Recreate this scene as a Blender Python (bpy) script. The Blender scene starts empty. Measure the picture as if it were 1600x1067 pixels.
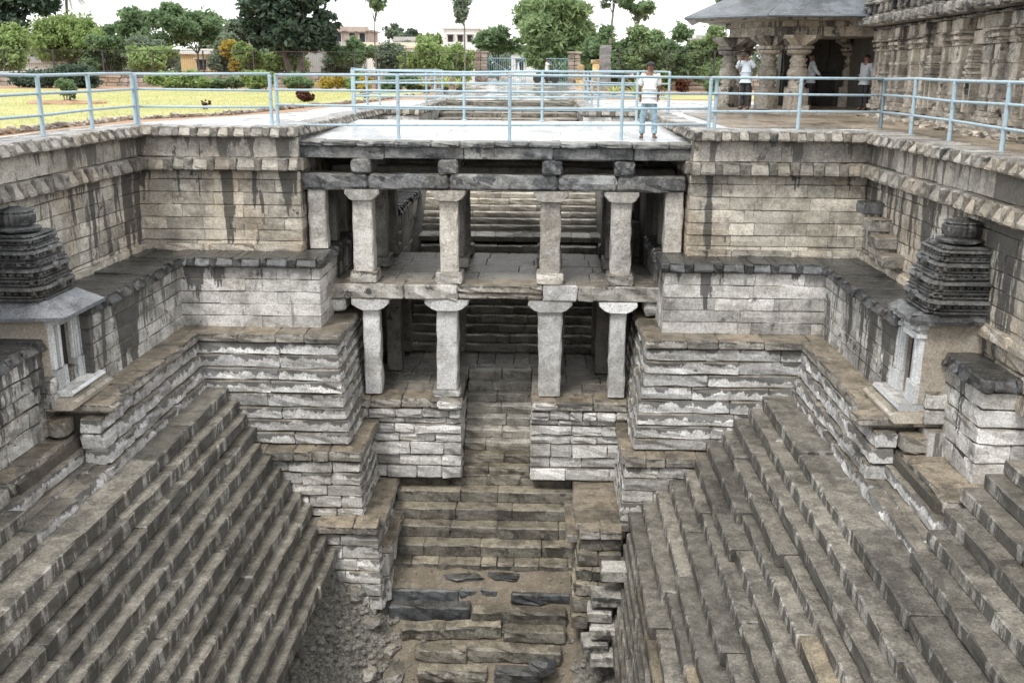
import bpy, math, random
import numpy as np
from mathutils import Vector, Matrix, Euler

random.seed(11)
rng = np.random.default_rng(11)
scene = bpy.context.scene
col = scene.collection
R = math.radians

# ------------------------------------------------------------------ camera
F, PITCH, YAW, ROLL = 1550.0, math.atan(423 / 1550.0), R(1.8), R(0.4)
cy_, sy_, cp_, sp_ = math.cos(YAW), math.sin(YAW), math.cos(PITCH), math.sin(PITCH)
fwd = Vector((-sy_ * cp_, cy_ * cp_, -sp_))
r0 = Vector((cy_, sy_, 0)); u0 = Vector((-sy_ * sp_, cy_ * sp_, cp_))
right = r0 * math.cos(ROLL) + u0 * math.sin(ROLL)
up = -r0 * math.sin(ROLL) + u0 * math.cos(ROLL)
cam_data = bpy.data.cameras.new('camera')
cam = bpy.data.objects.new('camera', cam_data); col.objects.link(cam)
m = Matrix.Identity(4)
for i in range(3):
    m[i][0], m[i][1], m[i][2] = right[i], up[i], -fwd[i]
m.translation = Vector((0, -21.4, 1.2))
cam.matrix_world = m
cam_data.sensor_width = 36; cam_data.lens = F / 1600 * 36
cam_data.clip_start = 0.1; cam_data.clip_end = 3000
scene.camera = cam

# ------------------------------------------------------------------ world, sun, exposure
SUN_EL, SUN_AZ = R(58), R(205)          # azimuth clockwise from +Y
world = bpy.data.worlds.new('World'); scene.world = world; world.use_nodes = True
wt = world.node_tree; wt.nodes.clear()
wo = wt.nodes.new('ShaderNodeOutputWorld'); wb = wt.nodes.new('ShaderNodeBackground')
sky = wt.nodes.new('ShaderNodeTexSky'); sky.sky_type = 'NISHITA'; sky.sun_disc = False
sky.sun_elevation = SUN_EL; sky.sun_rotation = SUN_AZ
mixw = wt.nodes.new('ShaderNodeMix'); mixw.data_type = 'RGBA'
mixw.inputs[0].default_value = 0.86
mixw.inputs[7].default_value = (10.9, 11.0, 11.2, 1)     # the even white overcast deck
wt.links.new(sky.outputs[0], mixw.inputs[6])
wt.links.new(mixw.outputs[2], wb.inputs[0]); wb.inputs[1].default_value = 0.10
wt.links.new(wb.outputs[0], wo.inputs[0])
sl = bpy.data.lights.new('sun', 'SUN'); sl.energy = 1.5; sl.angle = R(14); sl.color = (1, .97, .92)
so = bpy.data.objects.new('sun', sl); col.objects.link(so)
sd = Vector((math.sin(SUN_AZ) * math.cos(SUN_EL), math.cos(SUN_AZ) * math.cos(SUN_EL), math.sin(SUN_EL)))
so.rotation_euler = sd.to_track_quat('Z', 'Y').to_euler(); so.location = sd * 60
vs = scene.view_settings
vs.view_transform = 'Standard'; vs.look = 'None'; vs.gamma = 1; vs.use_curve_mapping = False
vs.exposure = 0.72

# ------------------------------------------------------------------ materials
class NT:
    def __init__(s, name):
        s.m = bpy.data.materials.new(name); s.m.use_nodes = True
        s.t = s.m.node_tree; s.t.nodes.clear()
        s.out = s.t.nodes.new('ShaderNodeOutputMaterial')
    def n(s, typ, **k):
        x = s.t.nodes.new(typ)
        for a, b in k.items(): setattr(x, a, b)
        return x
    def l(s, a, b): s.t.links.new(a, b)
    def put(s, v, sock):
        if isinstance(v, bpy.types.NodeSocket): s.l(v, sock)
        else:
            if isinstance(v, tuple) and len(v) == 3 and sock.type == 'RGBA': v = (*v, 1)
            sock.default_value = v
    def pos(s, scale=(1, 1, 1)):
        g = s.n('ShaderNodeNewGeometry'); mp = s.n('ShaderNodeMapping')
        s.l(g.outputs['Position'], mp.inputs[0]); mp.inputs['Scale'].default_value = scale
        return mp.outputs[0]
    def noise(s, vec, scale, detail=6, rough=.6, dist=0.0):
        x = s.n('ShaderNodeTexNoise'); s.l(vec, x.inputs['Vector'])
        x.inputs['Scale'].default_value = scale; x.inputs['Detail'].default_value = detail
        x.inputs['Roughness'].default_value = rough; x.inputs['Distortion'].default_value = dist
        return x.outputs['Fac']
    def voro(s, vec, scale, out='Distance'):
        x = s.n('ShaderNodeTexVoronoi'); s.l(vec, x.inputs['Vector']); x.inputs['Scale'].default_value = scale
        return x.outputs[out]
    def ss(s, v, a, b):                                  # smoothstep
        x = s.n('ShaderNodeMapRange', interpolation_type='SMOOTHSTEP'); s.put(v, x.inputs[0])
        x.inputs[1].default_value = a; x.inputs[2].default_value = b
        return x.outputs[0]
    def lin(s, v, a, b, c, d):
        x = s.n('ShaderNodeMapRange'); s.put(v, x.inputs[0])
        for i, q in enumerate((a, b, c, d)): x.inputs[i + 1].default_value = q
        return x.outputs[0]
    def math(s, op, a, b=0.0):
        x = s.n('ShaderNodeMath', operation=op); s.put(a, x.inputs[0]); s.put(b, x.inputs[1]); return x.outputs[0]
    def mix(s, f, a, b, mode='MIX'):
        x = s.n('ShaderNodeMix', data_type='RGBA', blend_type=mode)
        s.put(f, x.inputs[0]); s.put(a, x.inputs[6]); s.put(b, x.inputs[7]); return x.outputs[2]
    def sep(s, v):
        x = s.n('ShaderNodeSeparateXYZ'); s.l(v, x.inputs[0]); return x.outputs
    def rnd(s): return s.n('ShaderNodeObjectInfo').outputs['Random']
    def hsv(s, c, v, sat=1.0):
        x = s.n('ShaderNodeHueSaturation'); s.put(c, x.inputs['Color']); s.put(v, x.inputs['Value'])
        x.inputs['Saturation'].default_value = sat; return x.outputs[0]
    def done(s, color, rough=.7, bump=None, bstr=.5, bdist=.02, spec=.5, metal=0.0):
        b = s.n('ShaderNodeBsdfPrincipled'); s.put(color, b.inputs['Base Color']); s.put(rough, b.inputs['Roughness'])
        b.inputs['Specular IOR Level'].default_value = spec; b.inputs['Metallic'].default_value = metal
        if bump is not None:
            bp = s.n('ShaderNodeBump'); bp.inputs['Strength'].default_value = bstr; bp.inputs['Distance'].default_value = bdist
            s.put(bump, bp.inputs['Height']); s.l(bp.outputs[0], b.inputs['Normal'])
        s.l(b.outputs[0], s.out.inputs[0]); return s.m

LIGHT = (.52, .50, .465); MID = (.275, .26, .235); DARK = (.022, .022, .021); TAN = (.44, .35, .24); DIRT = (.205, .180, .140)

def stone_mat(name, light=LIGHT, mid=MID, dark=DARK, tan=TAN, tan_amt=.35, patch=.60, drip=None, topstain=None,
              top=DIRT, top_amt=.85, top_rough=.42, side_rough=.62, contrast=1.0, dark_amt=.9, soot=0.0, bstr=.7, lichen=0.0, fine=(.60, .55)):
    t = NT(name); p = t.pos()
    n1 = t.noise(p, 1.1, 8, .68); n2 = t.noise(p, 3.7, 8, .7); n3 = t.noise(p, 12, 7, .74); n4 = t.noise(p, 30, 5, .68)
    n5 = t.noise(t.pos((1, 1, .5)), .55, 5, .6)
    c = t.mix(t.ss(t.math('ADD', t.math('MULTIPLY', n1, .6), t.math('MULTIPLY', n2, .4)), .43, .60), light, mid)
    c = t.mix(t.math('MULTIPLY', t.ss(n5, .48, .64), tan_amt), c, tan)
    rn = t.rnd()
    c = t.hsv(c, t.lin(rn, 0, 1, .64, 1.24))
    c = t.mix(t.math('MULTIPLY', t.ss(n3, .52, .68), .55 * contrast), c, tuple(x * .45 for x in mid))      # pitting
    c = t.mix(t.math('MULTIPLY', t.ss(n3, .50, .30), .40 * contrast), c, tuple(min(.75, x * 1.35) for x in light))
    c = t.hsv(c, t.lin(n4, .3, .7, .64, 1.36))
    # black lichen: hard-edged patches
    n6 = t.noise(p, 1.7, 10, .72, .3)
    mk = t.ss(n6, patch, patch + .045)
    if soot: mk = t.math('MAXIMUM', mk, t.math('MULTIPLY', t.ss(n1, .62 - soot * .35, .70 - soot * .35), .85))
    if drip:
        ztop, slope, thr = drip
        st = t.noise(t.pos((1.7, 1.7, .16)), 1.35, 5, .62)
        z = t.sep(t.n('ShaderNodeNewGeometry').outputs['Position'])[2]
        dz = t.math('MAXIMUM', t.math('SUBTRACT', ztop, z), -.02)
        v = t.math('SUBTRACT', t.math('ADD', st, t.math('ADD', t.math('MULTIPLY', t.math('SUBTRACT', n3, .5), .10), t.math('MULTIPLY', t.math('SUBTRACT', n5, .5), .38))), t.math('MULTIPLY', dz, slope))
        mk = t.math('MAXIMUM', mk, t.math('MULTIPLY', t.ss(v, thr, thr + .03), .93))
        v2 = t.noise(t.pos((3.0, 3.0, .45)), 1.2, 7, .70)
        mk = t.math('MAXIMUM', mk, t.math('MULTIPLY', t.ss(v2, fine[0], fine[0] + .05), fine[1]))
    if topstain is not None:
        gz = t.sep(t.n('ShaderNodeTexCoord').outputs['Generated'])[2]
        w = t.noise(t.pos((1, 1, .55)), 3.0, 6, .68)
        v = t.math('ADD', gz, t.math('MULTIPLY', t.math('SUBTRACT', w, .5), 2.3))
        v = t.math('ADD', v, t.math('MULTIPLY', t.math('SUBTRACT', rn, .5), .5))
        mk = t.math('MAXIMUM', mk, t.math('MULTIPLY', t.ss(v, topstain, topstain + .13), .88))
    c = t.mix(t.math('MULTIPLY', mk, dark_amt), c, t.mix(t.ss(n3, .35, .7), dark, tuple(x * 2.8 for x in dark)))
    if lichen:
        c = t.mix(t.math('MULTIPLY', t.ss(t.noise(p, 9, 6, .7), .60, .66), lichen), c, (.42, .43, .40))
    nz = t.sep(t.n('ShaderNodeNewGeometry').outputs['Normal'])[2]
    tm = t.math('MULTIPLY', t.ss(t.math('ADD', nz, t.math('MULTIPLY', t.math('SUBTRACT', n2, .5), .5)), .55, .9), top_amt)
    tc = t.mix(t.ss(n2, .40, .64), top, tuple(x * .52 for x in top))
    tc = t.mix(t.math('MULTIPLY', t.ss(n3, .54, .66), .6), tc, tuple(min(.5, x * 1.9) for x in top))
    tc = t.hsv(tc, t.math('MULTIPLY', t.lin(rn, 0, 1, .68, 1.34), t.lin(n4, .3, .7, .5, 1.5)))
    wet = t.ss(t.math('ADD', t.noise(t.pos((1, .7, 1)), .85, 7, .68), t.math('MULTIPLY', t.math('SUBTRACT', n3, .5), .25)), .50, .58)
    tc = t.hsv(tc, t.lin(wet, 0, 1, 1.18, .66))
    c = t.mix(tm, c, tc)
    rr = t.math('SUBTRACT', t.lin(n1, .35, .65, top_rough - .06, top_rough + .18), t.math('MULTIPLY', wet, .13))
    rough = t.math('ADD', t.math('MULTIPLY', tm, rr), t.math('MULTIPLY', t.math('SUBTRACT', 1.0, tm), side_rough))
    h = t.math('ADD', t.math('MULTIPLY', n2, .55), t.math('ADD', t.math('MULTIPLY', n3, .5), t.math('MULTIPLY', n4, .3)))
    return t.done(c, rough, h, bstr, .035)

M = {}
M['upper'] = stone_mat('upper_wall_stone', light=(.63, .58, .495), mid=(.34, .305, .25), tan=(.50, .38, .24), tan_amt=.5, drip=(-.92, .085, .515), patch=.625)
M['upperside'] = stone_mat('upper_side_wall_stone', light=(.68, .635, .55), mid=(.36, .325, .27), tan=(.50, .38, .24), tan_amt=.45, drip=(-.92, .06, .50), patch=.62, fine=(.535, .85))
M['band'] = stone_mat('band_stone', light=(.60, .555, .48), tan_amt=.35, drip=(-.20, .18, .485), patch=.585, dark=(.06, .055, .046))
M['cornice'] = stone_mat('cornice_stone', light=(.35, .325, .28), mid=(.19, .175, .15), tan_amt=.4, patch=.62, top=(.24, .215, .175), contrast=1.2)
M['coping'] = stone_mat('coping_stone', light=(.36, .335, .29), mid=(.19, .175, .15), patch=.62, top=(.34, .33, .31), top_rough=.22, contrast=1.2)
M['tier'] = stone_mat('tier_stone', light=(.68, .66, .63), mid=(.33, .315, .29), tan_amt=.12, drip=(-2.85, .13, .50), patch=.61)
M['tierside'] = stone_mat('tier_side_stone', light=(.66, .645, .615), mid=(.29, .28, .255), tan_amt=.12, drip=(-2.85, .08, .475), patch=.58, fine=(.545, .8))
M['black'] = stone_mat('black_moulding_stone', light=(.12, .125, .13), mid=(.032, .034, .037), patch=.50, tan_amt=.10, top=(.050, .049, .045), top_amt=.9, top_rough=.20, side_rough=.40)
M['course'] = stone_mat('course_stone', light=(.76, .755, .74), mid=(.42, .41, .39), tan_amt=.06, topstain=.64, patch=.62, dark=(.036, .034, .030), contrast=1.3)
M['courselow'] = stone_mat('lower_course_stone', light=(.64, .625, .59), mid=(.35, .335, .305), tan_amt=.08, topstain=.86, patch=.66, dark=(.045, .042, .037))
M['ledge'] = stone_mat('ledge_slab_stone', light=(.40, .38, .34), mid=(.15, .14, .12), tan_amt=.15, topstain=.80, patch=.60, top=(.24, .20, .145), top_rough=.40)
M['tread'] = stone_mat('tread_stone', light=(.46, .445, .41), mid=(.19, .18, .155), tan_amt=.12, drip=(9, 0, .62), fine=(.44, .88), patch=.62, top=(.190, .173, .142), top_rough=.25, dark=(.030, .028, .024), contrast=1.3)
M['treadlight'] = stone_mat('tan_tread_stone', light=(.46, .41, .33), mid=(.2, .18, .14), patch=.62, top=(.30, .25, .17), top_rough=.45, drip=(9, 0, .52), fine=(.46, .9))
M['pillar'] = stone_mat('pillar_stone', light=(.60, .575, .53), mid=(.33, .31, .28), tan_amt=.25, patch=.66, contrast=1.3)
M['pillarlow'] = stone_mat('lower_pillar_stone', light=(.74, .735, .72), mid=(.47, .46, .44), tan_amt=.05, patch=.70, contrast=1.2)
M['beam'] = stone_mat('beam_stone', light=(.27, .275, .27), mid=(.062, .066, .07), tan_amt=.10, patch=.54, lichen=.35, top=(.2, .19, .16), dark=(.022, .024, .026))
M['midbeam'] = stone_mat('floor_beam_stone', light=(.50, .48, .44), mid=(.20, .19, .165), tan_amt=.2, patch=.56, top=(.20, .175, .135))
M['plinth'] = stone_mat('plinth_stone', light=(.70, .69, .665), mid=(.42, .405, .38), tan_amt=.1, patch=.66)
M['inner'] = stone_mat('inner_stair_stone', light=(.36, .34, .30), mid=(.17, .155, .13), tan_amt=.15, patch=.64, top=(.50, .475, .42), top_rough=.22)  # pale top colour paints wet highlights onto the treads
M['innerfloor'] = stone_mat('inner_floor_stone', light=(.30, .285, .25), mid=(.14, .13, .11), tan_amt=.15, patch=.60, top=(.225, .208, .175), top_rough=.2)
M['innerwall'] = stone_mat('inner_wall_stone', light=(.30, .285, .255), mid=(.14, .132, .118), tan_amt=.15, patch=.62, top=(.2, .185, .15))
M['outer_stair'] = stone_mat('foot_stair_stone', light=(.24, .225, .19), mid=(.08, .074, .06), tan_amt=.12, topstain=1.0, patch=.56, top=(.22, .195, .145), top_rough=.4, dark=(.035, .032, .027))
M['foot_stair'] = stone_mat('wide_foot_stair_stone', light=(.24, .225, .19), mid=(.075, .07, .058), tan_amt=.12, topstain=.95, patch=.54, top=(.27, .238, .18), top_rough=.4, dark=(.03, .028, .024), top_amt=.95)
M['upper_stair'] = stone_mat('upper_stair_stone', light=(.52, .48, .41), mid=(.34, .31, .26), tan_amt=.3, patch=.70, top=(.66, .62, .54), top_rough=.3)  # tread tops paled to paint in skylight from the stairwell
M['jut'] = stone_mat('jutting_stone', light=(.42, .40, .36), mid=(.09, .085, .075), patch=.52, tan_amt=.1, top=(.44, .42, .375), top_rough=.4)
M['coping_rib'] = stone_mat('coping_rib_stone', light=(.27, .25, .215), mid=(.12, .11, .095), patch=.56, tan_amt=.25, top=(.31, .295, .27), top_rough=.25, contrast=1.2)
M['pitblack'] = stone_mat('wet_black_stone', light=(.10, .105, .11), mid=(.035, .037, .04), patch=.55, tan_amt=.1, top=(.085, .083, .075), top_rough=.25, side_rough=.35)
M['core'] = stone_mat('mortar_core', light=(.09, .082, .07), mid=(.05, .046, .04), tan_amt=.1, patch=.6, top=(.10, .088, .068))
M['tower'] = stone_mat('shrine_tower_stone', light=(.17, .17, .165), mid=(.048, .05, .051), patch=.53, tan_amt=.10, lichen=.45, top=(.13, .135, .135), top_rough=.3, contrast=1.5)
M['plaster'] = stone_mat('pale_plaster', light=(.56, .52, .46), mid=(.38, .345, .295), patch=.74, tan_amt=.4, contrast=.5)
M['white'] = stone_mat('whitewashed_stone', light=(.74, .76, .77), mid=(.60, .615, .62), tan=(.6, .58, .53), tan_amt=.2, patch=.76, contrast=.35, top=(.6, .58, .53), bstr=.4)
M['chhajja'] = stone_mat('eave_slab_stone', light=(.26, .28, .31), mid=(.15, .165, .185), patch=.68, tan_amt=.06, top=(.30, .31, .325), top_rough=.22)
M['temple'] = stone_mat('temple_stone', light=(.52, .465, .39), mid=(.25, .23, .20), tan_amt=.35, patch=.58, contrast=1.4, drip=(2.4, .12, .56))
M['templedark'] = stone_mat('temple_cornice_stone', light=(.33, .31, .28), mid=(.12, .115, .105), tan_amt=.2, patch=.53, contrast=1.4)
M['slab'] = stone_mat('roof_slab_stone', light=(.15, .165, .185), mid=(.10, .115, .13), tan_amt=.05, patch=.70, top=(.135, .15, .165), top_rough=.3, side_rough=.4)
M['rock'] = stone_mat('rubble_stone', light=(.40, .385, .35), mid=(.19, .18, .155), tan_amt=.25, patch=.60, top=(.22, .195, .15))

def ground_mat(name, a, b, c2, scale=1.5, rough=.75, bstr=.5, puddle=None, peb=0):
    t = NT(name); p = t.pos()
    n1 = t.noise(p, scale, 8, .65); n2 = t.noise(p, scale * 9, 5, .65); n3 = t.noise(p, scale * 40, 3, .6)
    c = t.mix(t.ss(n1, .40, .62), a, b); c = t.mix(t.math('MULTIPLY', t.ss(n2, .50, .68), .7), c, c2)
    c = t.hsv(c, t.lin(n3, .25, .75, .72, 1.28))
    h = t.math('ADD', t.math('MULTIPLY', n2, .7), t.math('MULTIPLY', n3, .4)); r = rough
    if puddle:
        pm = t.ss(t.noise(t.pos((1, .45, 1)), puddle[0], 6, .6), puddle[1], puddle[1] + .08)
        c = t.mix(t.math('MULTIPLY', pm, .55), c, tuple(x * .4 for x in a))
        r = t.lin(pm, 0, 1, rough, puddle[2]); h = t.math('MULTIPLY', h, t.math('SUBTRACT', 1.0, pm))
    return t.done(c, r, h, bstr, .02)

M['earth'] = ground_mat('red_earth', (.40, .25, .15), (.31, .20, .125), (.46, .33, .22), 1.2, .85)
M['lawn'] = ground_mat('overexposed_lawn', (.43, .41, .17), (.33, .36, .12), (.49, .45, .23), .35, .9, .9)  # pale colour carries the overexposed brightness of the grass
M['deck'] = ground_mat('wet_deck_stone', (.60, .60, .595), (.52, .52, .515), (.34, .34, .335), .9, .44, .06, puddle=(1.1, .48, .24))
M['terrace'] = stone_mat('wet_terrace_slab', light=(.36, .31, .25), mid=(.2, .17, .135), tan_amt=.3, patch=.68, top=(.265, .215, .155), top_rough=.26)
M['path'] = ground_mat('pale_path', (.46, .44, .41), (.40, .375, .34), (.33, .30, .26), .8, .35, .2, puddle=(.8, .42, .12))
t = NT('pit_mud'); p = t.pos()
n1 = t.noise(p, 1.6, 8, .65); n2 = t.noise(p, 9, 7, .7); n3 = t.noise(p, 40, 4, .65); X_ = t.sep(p)[0]
side_ = t.math('MAXIMUM', t.ss(t.math('ADD', X_, t.math('MULTIPLY', t.math('SUBTRACT', n1, .5), 1.2)), -3.05, -3.45), t.ss(t.math('ADD', X_, t.math('MULTIPLY', t.math('SUBTRACT', n1, .5), 1.0)), .75, 1.05))
mudc = t.mix(t.ss(n1, .40, .62), (.23, .19, .14), (.165, .138, .10)); mudc = t.mix(t.math('MULTIPLY', t.ss(n2, .52, .66), .7), mudc, (.32, .28, .215))
rubc = t.mix(t.ss(n2, .42, .58), (.30, .285, .25), (.125, .118, .10)); rubc = t.mix(t.math('MULTIPLY', t.ss(n3, .54, .66), .7), rubc, (.36, .345, .31))
M['mud'] = t.done(t.hsv(t.mix(side_, mudc, rubc), t.lin(n3, .3, .7, .6, 1.4)), t.lin(n1, .35, .65, .25, .7), t.math('ADD', t.math('MULTIPLY', n2, t.math('ADD', .4, t.math('MULTIPLY', side_, 1.6))), t.math('MULTIPLY', n3, .5)), 1.0, .05)
M['rubbleground'] = ground_mat('rubble_earth', (.28, .265, .23), (.17, .158, .135), (.42, .40, .36), 2.4, .7, 1.4)
M['farwall'] = stone_mat('compound_wall_stone', light=(.36, .30, .25), mid=(.2, .165, .135), tan=(.42, .28, .18), tan_amt=.5, patch=.7, top=(.42, .40, .36))

def paint_mat(name, c, rough=.4, var=.12, metal=0.0, scale=6, spec=.5):
    t = NT(name); p = t.pos(); n = t.noise(p, scale, 6, .65); n2 = t.noise(p, scale * 9, 3)
    q = t.hsv(c, t.math('MULTIPLY', t.lin(n, .3, .7, 1 - var, 1 + var), t.lin(n2, .3, .7, .94, 1.06)))
    q = t.mix(t.math('MULTIPLY', t.ss(n, .56, .64), .55), q, (.26, .20, .15))
    return t.done(q, rough, n2, .12, .005, spec, metal)
M['railpaint'] = paint_mat('pale_blue_paint', (.37, .49, .55), .45, .18)
M['iron'] = paint_mat('dark_iron', (.045, .04, .037), .6)
M['bluegate'] = paint_mat('blue_grey_gate_paint', (.22, .36, .42), .5)
def plain(name, c, rough=.7, var=.1, scale=8, bs=.15):
    t = NT(name); p = t.pos(); n = t.noise(p, scale, 6, .65); n2 = t.noise(p, scale * 6, 3)
    return t.done(t.hsv(c, t.lin(n, .3, .7, 1 - var, 1 + var)), rough, n2, bs, .01)
M['wallwhite'] = plain('white_house_paint', (.72, .71, .68), .8, .08, .6)
M['wallgrey'] = plain('grey_render', (.46, .45, .44), .85, .12, .6)
M['wallcream'] = plain('cream_house_paint', (.70, .63, .52), .8, .08, .6)
M['wallyellow'] = plain('ochre_house_paint', (.62, .47, .25), .8, .10, .6)
M['wallbrick'] = plain('brick_house', (.42, .35, .30), .9, .2, 1.2)
M['roofgrey'] = plain('grey_roof', (.44, .42, .40), .8, .15, .8)
M['dark'] = plain('dark_opening', (.03, .03, .032), .8, .2)
M['shirtwhite'] = plain('white_cotton', (.76, .76, .75), .85, .05, 5, .4)
M['jeans'] = plain('pale_denim', (.28, .40, .46), .9, .38, 9, .5)
M['skin'] = plain('brown_skin', (.24, .125, .078), .5, .08)
M['hair'] = plain('black_hair', (.012, .011, .011), .5, .2, 30)
M['shoe'] = plain('dark_leather', (.06, .04, .03), .5, .2)
M['trouser'] = plain('dark_trousers', (.035, .033, .034), .85, .15, 12)
M['shirtblue'] = None
t = NT('striped_pale_blue_cotton')
x = t.sep(t.n('ShaderNodeTexCoord').outputs['Object'])[0]
stripe = t.ss(t.math('SINE', t.math('MULTIPLY', x, 150.0)), -.2, .3)
M['shirtblue'] = t.done(t.mix(stripe, (.50, .58, .64), (.66, .71, .75)), .85, t.noise(t.pos(), 8, 4), .3, .01)
t = NT('checked_light_cotton'); n = t.voro(t.n('ShaderNodeTexCoord').outputs['Object'], 45)
M['shirtcheck'] = t.done(t.mix(t.ss(n, .3, .6), (.68, .69, .70), (.46, .50, .54)), .85)
M['phone'] = plain('black_phone', (.02, .02, .022), .25)
M['clay'] = plain('dark_pot', (.05, .048, .046), .7, .2)
M['carvedyellow'] = stone_mat('yellow_carved_stone', light=(.55, .40, .20), mid=(.36, .25, .13), tan_amt=.5, patch=.72, top=(.5, .38, .2))
M['greystele'] = stone_mat('dark_stele_stone', light=(.20, .195, .19), mid=(.09, .088, .085), tan_amt=.1, patch=.6)
M['bark'] = stone_mat('tree_bark', light=(.20, .17, .14), mid=(.085, .07, .058), tan_amt=.1, patch=.72, top_amt=0.0, bstr=1.0)

def leaf_mat(name, a, b, trans=.35, yel=None):
    t = NT(name); g = t.n('ShaderNodeNewGeometry'); ri = g.outputs['Random Per Island']
    n = t.noise(t.pos(), .9, 4, .6)
    c = t.mix(t.math('ADD', t.math('MULTIPLY', ri, .6), t.math('MULTIPLY', t.ss(n, .35, .65), .4)), a, b)
    if yel: c = t.mix(t.ss(t.math('ADD', ri, t.math('MULTIPLY', n, .4)), 1.0, 1.12), c, yel)
    d = t.n('ShaderNodeBsdfPrincipled'); t.put(c, d.inputs['Base Color']); d.inputs['Roughness'].default_value = .55
    d.inputs['Specular IOR Level'].default_value = .3
    tr = t.n('ShaderNodeBsdfTranslucent'); t.put(t.hsv(c, 1.3), tr.inputs[0])
    mx = t.n('ShaderNodeMixShader'); mx.inputs[0].default_value = trans
    t.l(d.outputs[0], mx.inputs[1]); t.l(tr.outputs[0], mx.inputs[2]); t.l(mx.outputs[0], t.out.inputs[0]); return t.m
L_DARK = leaf_mat('dark_leaves', (.040, .068, .046), (.115, .165, .11), .3)  # leaf tones lightened, distance haze painted into their colour
L_MID = leaf_mat('green_leaves', (.10, .165, .08), (.28, .38, .20), .5)
L_LIGHT = leaf_mat('light_leaves', (.16, .24, .08), (.40, .50, .21), .45)
L_GREY = leaf_mat('greyish_leaves', (.13, .17, .12), (.27, .33, .23), .4)
L_YEL = leaf_mat('yellow_leaves', (.34, .26, .06), (.55, .44, .10), .4)
L_BAMBOO = leaf_mat('bamboo_leaves', (.15, .22, .10), (.38, .48, .25), .5)
L_RED = leaf_mat('red_brown_leaves', (.06, .022, .014), (.16, .060, .035), .3)
L_VAR = leaf_mat('striped_agave_leaf', (.20, .28, .09), (.52, .50, .20), .25)
L_FLOWER = leaf_mat('leaves_and_yellow_flowers', (.05, .10, .03), (.16, .24, .06), .35, (.62, .50, .08))

# ------------------------------------------------------------------ mesh helpers
class MB:
    def __init__(s): s.v = []; s.f = []
    def add(s, vs, fs):
        o = len(s.v); s.v += [tuple(v) for v in vs]; s.f += [tuple(i + o for i in f) for f in fs]; return s
    def box(s, x0, x1, y0, y1, z0, z1, c=0.0):
        if c:
            return s.prism([(x0 + c, y0), (x1 - c, y0), (x1, y0 + c), (x1, y1 - c), (x1 - c, y1), (x0 + c, y1), (x0, y1 - c), (x0, y0 + c)], z0, z1)
        return s.add([(x0, y0, z0), (x1, y0, z0), (x1, y1, z0), (x0, y1, z0), (x0, y0, z1), (x1, y0, z1), (x1, y1, z1), (x0, y1, z1)],
                     [(3, 2, 1, 0), (4, 5, 6, 7), (0, 1, 5, 4), (1, 2, 6, 5), (2, 3, 7, 6), (3, 0, 4, 7)])
    def loft(s, rings, caps=True):
        n = len(rings[0]); vs = [p for r in rings for p in r]; fs = []
        for k in range(len(rings) - 1):
            for i in range(n):
                j = (i + 1) % n; fs.append((k * n + i, k * n + j, (k + 1) * n + j, (k + 1) * n + i))
        if caps: fs.append(tuple(reversed(range(n)))); fs.append(tuple((len(rings) - 1) * n + i for i in range(n)))
        return s.add(vs, fs)
    def prism(s, poly, z0, z1):                          # CCW polygon in xy
        return s.loft([[(x, y, z0) for x, y in poly], [(x, y, z1) for x, y in poly]])
    def prism_y(s, poly, y0, y1):                        # polygon in xz, extruded along y
        a = sum(poly[i][0] * poly[(i + 1) % len(poly)][1] - poly[(i + 1) % len(poly)][0] * poly[i][1] for i in range(len(poly)))
        if a < 0: poly = poly[::-1]
        return s.loft([[(x, y1, z) for x, z in poly], [(x, y0, z) for x, z in poly]])
    def lathe(s, prof, n=16, cx=0, cy=0, ribs=0.0):
        return s.loft([[(cx + r * (1 + ribs * (i % 2)) * math.cos(2 * math.pi * i / n), cy + r * (1 + ribs * (i % 2)) * math.sin(2 * math.pi * i / n), z) for i in range(n)] for r, z in prof])
    def tube(s, pts, rad, n=8):
        pts = [Vector(p) for p in pts]
        if not isinstance(rad, (list, tuple)): rad = [rad] * len(pts)
        rings = []
        for k, p in enumerate(pts):
            d = (pts[min(k + 1, len(pts) - 1)] - pts[max(k - 1, 0)]).normalized()
            a = Vector((0, 0, 1)) if abs(d.z) < .9 else Vector((1, 0, 0))
            u = d.cross(a).normalized(); w = d.cross(u).normalized()
            rings.append([tuple(p + u * rad[k] * math.cos(2 * math.pi * i / n) - w * rad[k] * math.sin(2 * math.pi * i / n)) for i in range(n)])
        return s.loft(rings)
    def mesh(s, name, mat, smooth=False):
        me = bpy.data.meshes.new(name); me.from_pydata(s.v, [], s.f)
        if mat: me.materials.append(mat)
        if smooth: me.polygons.foreach_set('use_smooth', [True] * len(me.polygons))
        me.update(); return me
    def build(s, name, mat, parent=None, loc=(0, 0, 0), rot=(0, 0, 0), smooth=False):
        return obj(name, s.mesh(name, mat, smooth), parent, loc, rot)

def obj(name, me, parent=None, loc=(0, 0, 0), rot=(0, 0, 0)):
    o = bpy.data.objects.new(name, me); col.objects.link(o)
    o.location = loc; o.rotation_euler = rot
    if parent is not None: o.parent = parent
    return o

def tag(o, label, cat, group=None, kind=None):
    o['label'] = label; o['category'] = cat
    if group: o['group'] = group
    if kind: o['kind'] = kind
    return o
def thing(name, label, cat, loc=(0, 0, 0), rz=0, group=None):
    o = bpy.data.objects.new(name, None); col.objects.link(o); o.location = loc; o.rotation_euler = (0, 0, rz)
    o.empty_display_size = .2
    return tag(o, label, cat, group)
def structure(o): o['kind'] = 'structure'; return o

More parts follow.
